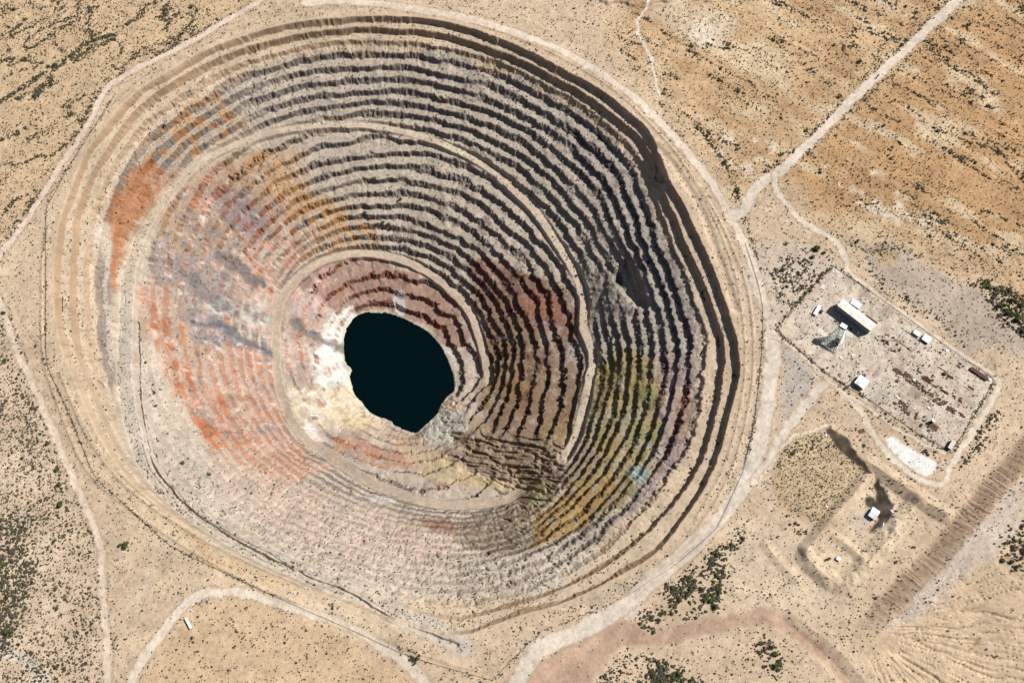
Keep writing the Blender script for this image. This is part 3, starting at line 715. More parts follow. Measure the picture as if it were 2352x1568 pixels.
# ---------------------------------------------------------------- materials
def mat(name, rgb=(.5, .5, .5), rough=.8, metal=0.0, var=.12, scale=2.0, spec=.3):
    m = bpy.data.materials.new(name); m.use_nodes = True
    nt = m.node_tree; p = nt.nodes["Principled BSDF"]
    p.inputs["Roughness"].default_value = rough; p.inputs["Metallic"].default_value = metal
    p.inputs["Specular IOR Level"].default_value = spec
    n = nt.nodes.new("ShaderNodeTexNoise"); n.inputs["Scale"].default_value = scale; n.inputs["Detail"].default_value = 5
    tc = nt.nodes.new("ShaderNodeTexCoord"); nt.links.new(tc.outputs["Object"], n.inputs["Vector"])
    r = nt.nodes.new("ShaderNodeValToRGB")
    lo = [max(0, c * (1 - var * 2)) for c in rgb]; hi = [min(1, c * (1 + var)) for c in rgb]
    r.color_ramp.elements[0].color = (*lo, 1); r.color_ramp.elements[1].color = (*hi, 1)
    r.color_ramp.elements[0].position = .3; r.color_ramp.elements[1].position = .7
    nt.links.new(n.outputs["Fac"], r.inputs["Fac"]); nt.links.new(r.outputs["Color"], p.inputs["Base Color"])
    return m
def terrain_mat():
    m = bpy.data.materials.new("desert_rock_and_soil"); m.use_nodes = True
    nt = m.node_tree; L = nt.links; p = nt.nodes["Principled BSDF"]
    p.inputs["Roughness"].default_value = .95; p.inputs["Specular IOR Level"].default_value = .1
    at = nt.nodes.new("ShaderNodeAttribute"); at.attribute_name = "earth"
    geo = nt.nodes.new("ShaderNodeNewGeometry")
    n = nt.nodes.new("ShaderNodeTexNoise"); n.inputs["Scale"].default_value = .7; n.inputs["Detail"].default_value = 6; n.inputs["Roughness"].default_value = .7
    L.new(geo.outputs["Position"], n.inputs["Vector"])
    mr = nt.nodes.new("ShaderNodeMapRange"); mr.inputs["From Min"].default_value = .3; mr.inputs["From Max"].default_value = .7
    mr.inputs["To Min"].default_value = .8; mr.inputs["To Max"].default_value = 1.18
    L.new(n.outputs["Fac"], mr.inputs["Value"])
    mx = nt.nodes.new("ShaderNodeVectorMath"); mx.operation = 'SCALE'
    L.new(at.outputs["Color"], mx.inputs[0]); L.new(mr.outputs["Result"], mx.inputs["Scale"])
    L.new(mx.outputs["Vector"], p.inputs["Base Color"])
    bp = nt.nodes.new("ShaderNodeBump"); bp.inputs["Strength"].default_value = .8; bp.inputs["Distance"].default_value = 1.1
    n2_ = nt.nodes.new("ShaderNodeTexNoise"); n2_.inputs["Scale"].default_value = .8; n2_.inputs["Detail"].default_value = 5
    L.new(geo.outputs["Position"], n2_.inputs["Vector"])
    L.new(n2_.outputs["Fac"], bp.inputs["Height"]); L.new(bp.outputs["Normal"], p.inputs["Normal"])
    return m
TM = terrain_mat()

# ---------------------------------------------------------------- terrain meshes, one per kind of ground
NY, NX = Z.shape
PTS = np.stack([FX, FY, Z], -1).reshape(-1, 3).astype(F)
COLR = np.concatenate([C, np.ones(Z.shape + (1,), F)], -1).reshape(-1, 4)
def near(a):
    i = np.clip(np.rint((FX[:-1, :-1] + G / 2 - X0) / RS).astype(int), 0, a.shape[1] - 1)
    j = np.clip(np.rint((FY[:-1, :-1] + G / 2 - Y0) / RS).astype(int), 0, a.shape[0] - 1)
    return a[j, i]
cat = np.zeros((NY - 1, NX - 1), np.int32)
cat[rim_f[:-1, :-1] > 0] = 100
cat[(w1[:-1, :-1] > .5)] = 101
cat[(w2[:-1, :-1] > .5)] = 102
rid = near(RID); cat[(rid > 0) & (cat == 0)] = rid[(rid > 0) & (cat == 0)]
cat[(near(PONDM) > .5) & (cat == 0)] = 103
def mesh_from(name, V_, Fc, mats, smooth=True, colors=None):
    me = bpy.data.meshes.new(name)
    k = Fc.shape[1]
    me.vertices.add(len(V_)); me.vertices.foreach_set("co", np.ascontiguousarray(V_, dtype=F).ravel())
    me.loops.add(Fc.size); me.loops.foreach_set("vertex_index", Fc.ravel().astype(np.int32))
    me.polygons.add(len(Fc)); me.polygons.foreach_set("loop_start", np.arange(0, Fc.size, k, dtype=np.int32))
    me.polygons.foreach_set("loop_total", np.full(len(Fc), k, np.int32))
    me.polygons.foreach_set("use_smooth", np.full(len(Fc), smooth))
    me.update(calc_edges=True)
    if colors is not None:
        a = me.color_attributes.new("earth", 'FLOAT_COLOR', 'POINT')
        a.data.foreach_set("color", np.ascontiguousarray(colors, dtype=F).ravel())
    for m in mats: me.materials.append(m)
    return me
def structure(o):
    o["kind"] = "structure"; return o
J, I = np.mgrid[0:NY - 1, 0:NX - 1]
QUAD = np.stack([J * NX + I, J * NX + I + 1, (J + 1) * NX + I + 1, (J + 1) * NX + I], -1).reshape(-1, 4)
names = {0: 'ground', 100: 'open_pit', 101: 'pit_ramp', 102: 'pit_ramp', 103: 'white_pond_bed'}
for k, r in enumerate(ROADS): names[k + 1] = r[0]
cf = cat.ravel()
# normals come from the whole sheet so that neighbouring pieces meet without a seam
gz1, gz0 = np.gradient(Z, G)
NRM = np.stack([-gz0, -gz1, np.ones_like(Z)], -1).reshape(-1, 3); NRM /= np.linalg.norm(NRM, axis=1, keepdims=True)
for c in np.unique(cf):
    q = QUAD[cf == c]
    if len(q) < 4: continue
    used, inv = np.unique(q.ravel(), return_inverse=True)
    me = mesh_from(names[int(c)], PTS[used], inv.reshape(-1, 4), [TM], True, COLR[used])
    if c != 100 and c != 0:
        me.normals_split_custom_set_from_vertices(NRM[used])
    o = bpy.data.objects.new(names[int(c)], me); col.objects.link(o); structure(o)
# distant desert floor around the surveyed sheet
def ring():
    R = 16000.0
    xs = [-R, X0, float(gx[-1]), R]; ys = [-R, Y0, float(gy[-1]), R]
    v = [(x, y, 0.0) for y in ys for x in xs]; f = []
    for j in range(3):
        for i in range(3):
            if i == 1 and j == 1: continue
            f.append((j * 4 + i, j * 4 + i + 1, (j + 1) * 4 + i + 1, (j + 1) * 4 + i))
    me = mesh_from("ground", np.array(v), np.array(f), [TM], False, np.array([[*alb((214, 186, 150)), 1]] * 16))
    o = bpy.data.objects.new("ground", me); col.objects.link(o); structure(o)
ring()
# lake
def lake():
    m = bpy.data.materials.new("lake_water"); m.use_nodes = True
    nt = m.node_tree; p = nt.nodes["Principled BSDF"]
    p.inputs["Base Color"].default_value = (.0002, .0035, .0045, 1); p.inputs["Roughness"].default_value = .12
    p.inputs["Specular IOR Level"].default_value = .14
    n = nt.nodes.new("ShaderNodeTexNoise"); n.inputs["Scale"].default_value = .6; n.inputs["Detail"].default_value = 4
    ge = nt.nodes.new("ShaderNodeNewGeometry"); nt.links.new(ge.outputs["Position"], n.inputs["Vector"])
    bp = nt.nodes.new("ShaderNodeBump"); bp.inputs["Strength"].default_value = .1; bp.inputs["Distance"].default_value = .1
    nt.links.new(n.outputs["Fac"], bp.inputs["Height"]); nt.links.new(bp.outputs["Normal"], p.inputs["Normal"])
    c = lake_w.mean(0); P = [(c[0] + (x - c[0]) * 1.06, c[1] + (y - c[1]) * 1.06) for x, y in lake_w]
    V_ = np.array([(c[0], c[1], LAKE_Z)] + [(x, y, LAKE_Z) for x, y in P]); n_ = len(P)
    f = np.array([(0, 1 + i, 1 + (i + 1) % n_) for i in range(n_)])
    me = mesh_from("water", V_, f, [m], False)
    o = bpy.data.objects.new("water", me); col.objects.link(o); structure(o)
lake()
def ground_z(x, y):
    i = np.clip(((np.asarray(x) - X0) / G).round().astype(int), 0, NX - 1); j = np.clip(((np.asarray(y) - Y0) / G).round().astype(int), 0, NY - 1)
    return Z[j, i]

# ---------------------------------------------------------------- vegetation
def drop(u, v):
    """ground point seen at a survey position (walks down to the terrain)"""
    u = np.asarray(u, float); v = np.asarray(v, float); z = np.zeros_like(u)
    for _ in range(8):
        x, y = unproj(u, v, z); z = .5 * z + .5 * ground_z(x, y)
    x, y = unproj(u, v, z)
    return x, y, ground_z(x, y).astype(float)
DEN = np.zeros(U.shape, F); SIZ = np.full(U.shape, .80, F)
out = sstep(0, 10, -RIMD)
nz = fbm(RX, RY, 35, 4, 301); nv = fbm(sx * .35, sy, 16, 4, 305)
DEN += out * (.017 + .014 * sstep(-.3, .6, nz))
TLm = mask([(-80,-80),(640,-80),(600,0),(265,190),(200,290),(95,450),(-40,620)], 4)
rot = fbm((RX * .5 + RY * .87) , (RX * .87 - RY * .5) * .45, 24, 4, 309)
DEN += TLm * (.014 + .06 * sstep(.22, .6, np.abs(rot) * 0 + 1 - np.abs(rot) * 2.2) * sstep(-.2, .4, n1 + n2))
NEm = np.maximum(NE, NE2)
DEN += NEm * (.013 + .05 * sstep(.25, .7, nv) )
LBm = mask([(-80,690),(20,700),(80,880),(200,1170),(232,1300),(240,1400),(250,1650),(-80,1650)], 4)
rdg = 1 - np.abs(fbm(sx * .16 + 5 * n2, sy + 5 * n2, 30, 3, 331)) * 2.6
DEN += NEm * .22 * sstep(.80, .97, rdg) * sstep(-.4, .3, n3 + n1)
rd2 = 1 - np.abs(fbm((RX * .8 + RY * .6) * .3 + 8 * n2, (RX * -.6 + RY * .8) + 8 * n2, 38, 3, 341)) * 2.4
DEN += TLm * .26 * sstep(.80, .97, rd2) * sstep(-.5, .2, n3 + n1)
SIZ += .5 * (TLm * sstep(.8, .97, rd2) + NEm * sstep(.8, .97, rdg))
DEN += LBm * (.035 + .04 * sstep(0, .5, nz)); SIZ += LBm * .35
dens_l = mask([(-40,1150),(60,1200),(90,1290),(60,1400),(20,1500),(-40,1500)], 30); DEN += dens_l * .08; SIZ += dens_l * .4
dens_m = mask([(30,880),(80,900),(100,1010),(70,1060),(40,960)], 25); DEN += dens_m * .06
def thicket(poly, d, s, soft=12):
    global DEN, SIZ
    m = warp_mask(poly, soft) * out
    DEN = DEN + m * d * 1.3 * sstep(-.5, .3, n3 + n2); SIZ = SIZ + m * s
def wash_line(pts, w, d, s):
    global DEN, SIZ
    D, S = line(pts, w * 2)
    m = np.exp(-(D / w) ** 2) * sstep(-.6, .2, n3 + .5 * n2)
    DEN = DEN + m * d * 1.6; SIZ = np.maximum(SIZ, SIZ + (s - SIZ) * np.exp(-(D / w) ** 2))
thicket([(1462,1440),(1480,1415),(1530,1350),(1600,1300),(1660,1262),(1700,1240),(1710,1250),(1660,1290),(1672,1340),(1655,1395),(1600,1425),(1540,1440),(1490,1455)], .10, .9)
thicket([(1740,1470),(1770,1450),(1790,1480),(1805,1530),(1785,1560),(1755,1510)], .10, 1.0)
thicket([(2225,650),(2270,640),(2370,690),(2370,800),(2330,770),(2280,730)], .075, .9)
thicket([(2280,1225),(2370,1190),(2370,1320),(2310,1310),(2285,1270)], .10, 1.0)
thicket([(1770,600),(1800,590),(1860,560),(1910,590),(1890,640),(1820,700),(1790,690)], .07, .5)
thicket([(1960,870),(1980,858),(1995,880),(1985,905),(1965,900)], .12, .6, 4)
thicket([(1920,880),(1950,885),(1960,905),(1935,910)], .10, .6, 4)
thicket([(2020,770),(2040,752),(2085,790),(2060,815)], .05, .4, 5)
thicket([(1360,1560),(1450,1500),(1560,1510),(1640,1560),(1640,1600),(1350,1600)], .05, .5)
thicket([(1500,1520),(1560,1530),(1600,1570),(1500,1570)], .07, .8)
thicket([(1780,1060),(1840,1000),(1900,990),(1960,1040),(1990,1085),(1960,1080),(1900,1030),(1840,1030),(1800,1070)], .06, .3)
thicket([(1800,1190),(1820,1200),(1845,1225),(1820,1225),(1805,1205)], .12, .4, 5)
thicket([(1955,1240),(1970,1245),(1985,1262),(1975,1266),(1960,1255)], .2, .2, 3)
thicket([(925,1500),(950,1490),(965,1500),(960,1530),(940,1525)], .09, .5, 7)
thicket([(740,1380),(770,1380),(775,1400),(745,1410)], .09, .6, 6)
thicket([(440,1450),(485,1510),(470,1525),(440,1500)], .07, .4, 7)
thicket([(530,1400),(560,1440),(600,1500),(560,1480)], .05, .3, 7)
thicket([(250,1440),(280,1440),(285,1500),(260,1510)], .08, .3, 8)
thicket([(2030,980),(1995,950),(2000,925),(2060,975),(2150,1040),(2170,1060),(2150,1065)], .05, .5, 6)
thicket([(1990,600),(2150,720),(2240,780),(2180,760),(2080,700),(2000,640)], .035, .5, 14)
thicket([(2240,960),(2290,930),(2310,940),(2250,1040),(2200,1080)], .05, .6, 12)
wash_line([(0,236),(60,196),(100,168),(135,150),(175,118),(210,95),(270,80)], 4, .35, 1.5)
wash_line([(85,10),(120,60),(135,110),(180,140),(210,92),(188,62),(178,30),(180,0)], 4, .12, 1.0)
wash_line([(0,585),(95,445),(140,375),(185,295),(200,260),(262,182),(430,94),(598,0)], 6, .10, 1.1)
wash_line([(440,20),(445,60),(400,90),(360,110),(310,125)], 9, .10, 1.1)
wash_line([(0,30),(60,10),(90,-10)], 6, .1, 1.0)
wash_line([(0,420),(40,380),(60,330),(120,290),(160,260)], 6, .08, 1.0)
wash_line([(1760,395),(1850,330),(1905,270),(1990,190),(2100,80),(2180,0)], 7, .10, 1.2)
wash_line([(1780,400),(1850,355),(1950,262),(2010,205),(2140,90)], 5, .08, .9)
wash_line([(1560,170),(1590,200),(1640,240),(1660,300)], 5, .03, .8)
wash_line([(1600,290),(1620,310),(1650,350),(1690,430),(1694,470)], 5, .14, 1.3)
wash_line([(1710,500),(1730,560),(1750,640),(1745,700)], 4, .18, .9)
wash_line([(1757,700),(1752,770),(1745,850),(1735,950),(1715,1050)], 3.5, .10, .8)
wash_line([(1930,540),(1990,575),(2060,565),(2110,590)], 7, .09, .9)
wash_line([(2130,110),(2180,150),(2230,170),(2280,215)], 5, .12, 1.0)
wash_line([(2040,195),(2100,215),(2200,260),(2352,340)], 3, .09, .7)
wash_line([(1960,200),(2000,160),(2030,100),(2040,90)], 5, .07, .9)
wash_line([(2080,440),(2180,540),(2250,600),(2352,700)], 9, .03, .9)
wash_line([(1920,430),(1950,470),(2060,490),(2200,560)], 6, .03, .7)
wash_line([(1700,1225),(1655,1262),(1600,1310),(1540,1345)], 6, .08, 1.0)
wash_line([(1690,1060),(1640,1215),(1540,1295),(1460,1338),(1350,1388),(1250,1420)], 4, .04, .8)
wash_line([(2020,1440),(2100,1390),(2180,1330),(2240,1290)], 4, .05, .8)
FENCES = {
 'yard_fence': [(1782,758),(1807,727),(1850,675),(1914,613),(1956,638),(2050,705),(2140,770),(2229,833),(2275,862),(2284,875),(2243,946),(2210,1000),(2185,1036),(2099,989),(2001,920),(1952,892),(1905,862),(1863,828),(1782,758)],
 'perimeter_fence': [(262,222),(160,380),(106,480),(105,640),(105,784),(107,839),(150,929),(175,989),(210,1079),(225,1104),(300,1169),(380,1244),(430,1274),(500,1306),(600,1354),(700,1399),(804,1444),(921,1499),(996,1524),(1131,1561),(1226,1464),(1296,1429),(1421,1379),(1550,1299),(1646,1214),(1706,1086),(1731,976),(1743,884),(1752,784),(1752,700),(1738,640),(1712,560)],
}
wash_line(FENCES['yard_fence'], 1.5, .7, .9)
wash_line(FENCES['perimeter_fence'], .9, .35, .55)
DEN += out * MND * .09; SIZ -= MND * .1
yd = mask([(1785,760),(1925,615),(2290,870),(2170,1040)], 4)
DEN *= 1 + .1 * yd
# shrubs on the benches of the pit
inpit = sstep(2, 8, RIMD) * sstep(-8, -30, LAKED)
DEN += inpit * sstep(17, 13, BB + 2 * n2) * (.014 + .012 * n2) * sstep(1500, 1300, U + 0 * V)
DEN += inpit * sstep(12, 9, BB) * sstep(1000, 1150, V) * sstep(1350, 1150, U) * .03
DEN += inpit * sstep(8, 5, BB) * .010
DEN += inpit * sstep(5.5, 3.5, BB) * sstep(500, 400, U) * sstep(600, 760, V) * .03
DEN *= sstep(-.5, 2.0, road_edge + .6) * .96 + .04 * (road_edge > -3)
DEN *= 1 - np.clip(BLK1 + BLK2 + .9 * PONDM, 0, 1)
DEN *= 1 - .9 * np.clip(PNK, 0, 1)
DEN *= 1 - .6 * LR * (1 - .0) * sstep(1150, 1250, V)
DEN = np.clip(DEN, 0, .3)
vis = (U > -60) & (U < PW + 60) & (V > -60) & (V < PH + 60)
lam = DEN * RS * RS * vis * 1.25
cnt = rng.poisson(lam * .86)
jj, ii = np.nonzero(cnt); rep = cnt[jj, ii]
jj = np.repeat(jj, rep); ii = np.repeat(ii, rep)
bx = RX[jj, ii] + (rng.random(len(jj)) - .5) * RS * 2; by = RY[jj, ii] + (rng.random(len(jj)) - .5) * RS * 2
br = SIZ[jj, ii] * np.exp(rng.normal(0, .38, len(jj))).clip(.4, 2.4)
# keep off steep faces
ix = np.clip(((bx - X0) / G).round().astype(int), 0, NX - 1); iy = np.clip(((by - Y0) / G).round().astype(int), 0, NY - 1)
ok = (slope[iy, ix] < .75) & (fs(LAKED)[iy, ix] < -4)
bx, by, br = bx[ok], by[ok], br[ok]; bz = ground_z(bx, by)

TREES = [(1875,570,15),(1893,583,9),(1805,560,7),(1865,592,8),(1968,555,8),(33,22,9),(22,64,6),(441,18,10),(454,24,7),(175,194,5),(125,150,9),(112,155,7),
 (13,830,9),(112,1018,10),(135,1079,11),(138,1111,10),(142,1158,11),(126,1243,9),(57,1201,8),(25,1452,15),(292,1252,13),(278,1252,8),(83,795,6),(10,720,8),
 (420,1064,9),(482,1089,7),(565,1122,5),(335,834,7),(350,884,6),(356,902,8),(360,932,5),(1796,97,6),(1839,97,5),(1915,106,8),(1975,142,9),(2080,15,8),(2103,31,9),
 (2058,10,6),(2173,109,7),(1850,148,7),(1864,159,6),(1928,223,9),(1853,300,9),(1795,355,9),(2028,290,9),(2047,235,6),(2066,279,5),(1663,373,11),(1693,440,10),
 (2080,442,6),(2268,662,9),(2338,735,14),(2316,722,11),(2295,705,10),(2345,700,12),(2325,690,11),(2350,765,11),(921,457,8),(839,489,7),(879,512,10),(892,516,10),(851,500,7),
 (868,518,8),(902,522,8),(924,550,8),(931,567,6),(944,580,6),(824,542,6),(859,412,6),(899,442,6),(915,463,6),(1341,599,8),(1350,616,9),(1354,664,7),(1368,670,7),(1159,650,5),(1181,652,5),
 (1903,1285,8),(1635,1381,12),(1646,1392,10),(1583,1366,11),(1563,1376,10),(1525,1406,8),(1513,1424,8),(1503,1451,7),(1665,1284,8),(1620,1375,9),(1775,1484,11),(1780,1504,12),
 (1783,1529,11),(2058,1290,6),(2098,1256,6),(2303,1286,11),(2325,1291,10),(2338,1299,9),(1985,1023,6),(1560,1545,10),(1548,1560,9),(960,1512,7),(2012,1372,6)]
def lump(cx, cy, cz, rx_, rz_, r, n=7):
    v = [(cx, cy, cz + rz_)]; f = []
    for ring_, (k, h) in enumerate(((.72, .72), (1.0, .3), (.7, -.15))):
        for i in range(n):
            a = 2 * math.pi * (i + .5 * ring_) / n; q = rx_ * k * r.uniform(.72, 1.25)
            v.append((cx + q * math.cos(a), cy + q * math.sin(a), cz + rz_ * h * r.uniform(.8, 1.2)))
    for i in range(n): f.append((0, 1 + i, 1 + (i + 1) % n))
    for ring_ in range(2):
        o_ = 1 + ring_ * n
        for i in range(n):
            a, b_, c_, d_ = o_ + i, o_ + (i + 1) % n, o_ + n + (i + 1) % n, o_ + n + i
            f.append((a, d_, b_)); f.append((b_, d_, c_))
    return v, f
def small_proto(seed, nl):
    r = random.Random(seed); V_ = []; F_ = []
    for k in range(nl):
        if nl == 1: a = lump(0, 0, .35, 1, .75, r, 6)
        else:
            an = r.uniform(0, 6.28); d = r.uniform(.2, .62); a = lump(d * math.cos(an), d * math.sin(an), .3 + r.uniform(0, .25), r.uniform(.38, .6), r.uniform(.4, .65), r, 5)
        o_ = len(V_); V_ += a[0]; F_ += [tuple(i + o_ for i in t) for t in a[1]]
    return np.array(V_), np.array(F_)
veg = bpy.data.materials.new("desert_brush"); veg.use_nodes = True
_p = veg.node_tree.nodes["Principled BSDF"]; _a = veg.node_tree.nodes.new("ShaderNodeAttribute"); _a.attribute_name = "earth"
veg.node_tree.links.new(_a.outputs["Color"], _p.inputs["Base Color"]); _p.inputs["Roughness"].default_value = .9; _p.inputs["Specular IOR Level"].default_value = .15
def scatter(name, label, catg, xs, ys, zs, rs_, protos, cols):
    VV = []; FF = []; CC = []; o_ = 0
    pid = rng.integers(0, len(protos), len(xs)); ang_ = rng.random(len(xs)) * 6.283; hh = rng.uniform(.7, 1.1, len(xs))
    ci = rng.integers(0, len(cols), len(xs)); cv = .78 * np.array(cols)[ci] * rng.uniform(.75, 1.25, (len(xs), 1))
    for k, (pv, pf) in enumerate(protos):
        m = np.nonzero(pid == k)[0]
        if len(m) == 0: continue
        c, s = np.cos(ang_[m])[:, None], np.sin(ang_[m])[:, None]
        X = (pv[None, :, 0] * c - pv[None, :, 1] * s) * rs_[m][:, None] + xs[m][:, None]
        Y = (pv[None, :, 0] * s + pv[None, :, 1] * c) * rs_[m][:, None] + ys[m][:, None]
        Z_ = pv[None, :, 2] * (rs_[m] * hh[m])[:, None] * 1.1 + zs[m][:, None]
        VV.append(np.stack([X, Y, Z_], -1).reshape(-1, 3))
        FF.append((pf[None] + (np.arange(len(m)) * len(pv))[:, None, None] + o_).reshape(-1, 3))
        CC.append(np.repeat(np.concatenate([cv[m], np.ones((len(m), 1))], 1), len(pv), 0))
        o_ += len(m) * len(pv)
    me = mesh_from(name, np.concatenate(VV), np.concatenate(FF), [veg], False, np.concatenate(CC))
    ob = bpy.data.objects.new(name, me); col.objects.link(ob)
    ob["kind"] = "stuff"; ob["label"] = label; ob["category"] = catg
    return ob
BCOL = [(.070, .066, .034), (.085, .072, .048), (.060, .062, .030), (.100, .085, .062), (.055, .050, .036), (.075, .075, .040)]
# the largest 300 shrubs and trees stand as objects of their own
order = np.argsort(-br)
NTREE = len(TREES); pick = order[:296 - NTREE]
rest = order[296 - NTREE:]
big_ = rest[br[rest] > .95]; sml = rest[br[rest] <= .95]
scatter("desert_scrub", "countless small dark desert shrubs dotted over the sand and benches", "scrub", bx[sml], by[sml], bz[sml], br[sml], [small_proto(s, 1) for s in range(5)], BCOL)
scatter("desert_scrub", "countless middling grey green bushes thronging the washes and verges", "scrub", bx[big_], by[big_], bz[big_], br[big_], [small_proto(20 + s, 4) for s in range(5)], BCOL)
print("shrubs", len(sml), len(big_))
def leafy(seed, n):
    """crown of many leaf clumps about a few limbs, unit radius"""
    r = random.Random(seed); V_ = []; F_ = []; lob = []
    for k in range(r.randint(6, 9)):
        a = r.uniform(0, 6.28); d = r.uniform(.1, .62); lob.append((d * math.cos(a), d * math.sin(a), r.uniform(.55, .95), r.uniform(.30, .48)))
    for (x, y, z, q) in lob:
        a = lump(x, y, z - .05, q * .7, q * .6, r, 6); o_ = len(V_); V_ += a[0]; F_ += [tuple(i + o_ for i in t) for t in a[1]]
    for k in range(n):
        x, y, z, q = r.choice(lob)
        dv = Vector((r.gauss(0, 1), r.gauss(0, 1), r.gauss(0, .8))).normalized() * q * r.uniform(.75, 1.12)
        c = Vector((x, y, z)) + dv; s_q = r.uniform(.05, .11)
        t1 = Vector((r.gauss(0, 1), r.gauss(0, 1), r.gauss(0, .6))).normalized(); t2 = t1.cross(Vector((r.gauss(0, 1), r.gauss(0, 1), r.gauss(0, 1)))).normalized()
        o_ = len(V_); V_ += [c - t1 * s_q, c + t2 * s_q * .7, c + t1 * s_q, c - t2 * s_q * .7][:4]
        F_ += [(o_, o_ + 1, o_ + 2), (o_, o_ + 2, o_ + 3)]
    return np.array([tuple(v) for v in V_]), np.array(F_)
def stems(seed):
    r = random.Random(seed); V_ = []; F_ = []
    for k in range(5):
        a = 1.256 * k + r.uniform(-.3, .3); tip = Vector((math.cos(a) * .42, math.sin(a) * .42, .75)); base = Vector((math.cos(a) * .04, math.sin(a) * .04, -.12))
        ax = (tip - base).normalized(); p = ax.orthogonal().normalized(); q = ax.cross(p); o_ = len(V_)
        for c, w_ in ((base, .06), (base.lerp(tip, .5) + Vector((0, 0, .06)), .04), (tip, .018)):
            for i in range(5): V_.append(c + (p * math.cos(i * 1.2566) + q * math.sin(i * 1.2566)) * w_)
        for g_i in range(2):
            for i in range(5):
                a1, b1 = o_ + g_i * 5 + i, o_ + g_i * 5 + (i + 1) % 5
                F_ += [(a1, b1, b1 + 5), (a1, b1 + 5, a1 + 5)]
    return np.array([tuple(v) for v in V_]), np.array(F_)
def vmat(name, c1, c2):
    m = mat(name, c1, .85, 0, .1, 3, .15)
    n_ = [x for x in m.node_tree.nodes if x.type == 'VALTORGB'][0]
    n_.color_ramp.elements[0].color = (*c1, 1); n_.color_ramp.elements[1].color = (*c2, 1)
    return m
GREEN = vmat("green_leaves", (.035, .052, .014), (.085, .11, .028)); OLIVE = vmat("olive_leaves", (.045, .05, .022), (.09, .085, .04)); GREY = vmat("dry_twigs", (.07, .06, .048), (.12, .10, .085))
BARK = mat("bark", (.10, .075, .05), .9, scale=6)
protoC = {}
for kind, m_, n_ in (('green', GREEN, 420), ('olive', OLIVE, 260), ('grey', GREY, 180)):
    protoC[kind] = []
    for s in range(4):
        v_, f_ = leafy(100 + s + n_, n_); w_, g_ = stems(s)
        protoC[kind].append((mesh_from("crown", v_, f_, [m_], False), mesh_from("trunk", w_, g_, [BARK], False)))
def region(u, v, x, y):
    d = float(samp(RIMD, np.array([x]), np.array([y]))[0])
    if d > 0:
        bb = float(samp(BB, np.array([x]), np.array([y]))[0])
        if bb < 5.5 and u < 700: return "on the outermost benches at the pit's left and lower edge"
        return "on the upper benches north of the first ramp" if bb < 10 and v < 520 else "on the inner benches around the two ramps"
    if u < 650 and v < 650: return "in the scrub outside the pit's upper left edge"
    if u < 260: return "in the scrubland left of the lower left dirt track"
    if u < 1150: return "on the sand between the pit and the lower left tracks"
    if u < 1740 and v > 1180: return "in thickets beside the pale road below the pit's right"
    if v > 1100: return "around the dikes and washes at the lower right"
    if u > 2200 and v > 560: return "in the thicket along the wash right of the yard"
    if v > 540: return "around the fenced mine yard and its buildings"
    if u < 1730: return "along the wash between the pit's rim road and the desert"
    return "on the tan desert beside the diagonal entrance road"
seen = {}
def plant(x, y, z, r, kind, tree):
    k = rng.integers(0, 4); cm, tm = protoC[kind][k]
    u, v = proj(x, y, z); reg = region(u, v, x, y)
    adj = {'green': 'bright green leafy', 'olive': 'dark olive', 'grey': 'dry grey brown twiggy'}[kind]
    nm = "desert_tree" if tree else "desert_bush"; what = "tree" if tree else "bush"
    e = bpy.data.objects.new(nm, None); col.objects.link(e); e.empty_display_size = .5
    e.location = (x, y, z); e.rotation_euler = (0, 0, rng.random() * 6.28)
    h = r * rng.uniform(.8, 1.05); e.scale = (r, r * rng.uniform(.8, 1.1), h)
    lb = f"{adj} {what} {reg}"
    e["label"] = lb; e["category"] = "tree" if tree else "bush"; e["group"] = f"{adj} {'trees' if tree else 'bushes'} {reg}"
    for n_, me in (("crown", cm), ("trunk", tm)):
        o_ = bpy.data.objects.new(n_, me); col.objects.link(o_); o_.parent = e
for (u, v, r) in TREES:
    x, y, z = drop(u, v); plant(float(x), float(y), float(z), r * .68 * .80, 'green' if r > 6.5 else 'olive', r >= 7)
for i in pick:
    plant(float(bx[i]), float(by[i]), float(bz[i]), float(br[i]) * 1.05, ['olive', 'grey', 'olive', 'grey', 'green'][int(rng.integers(0, 5))], False)

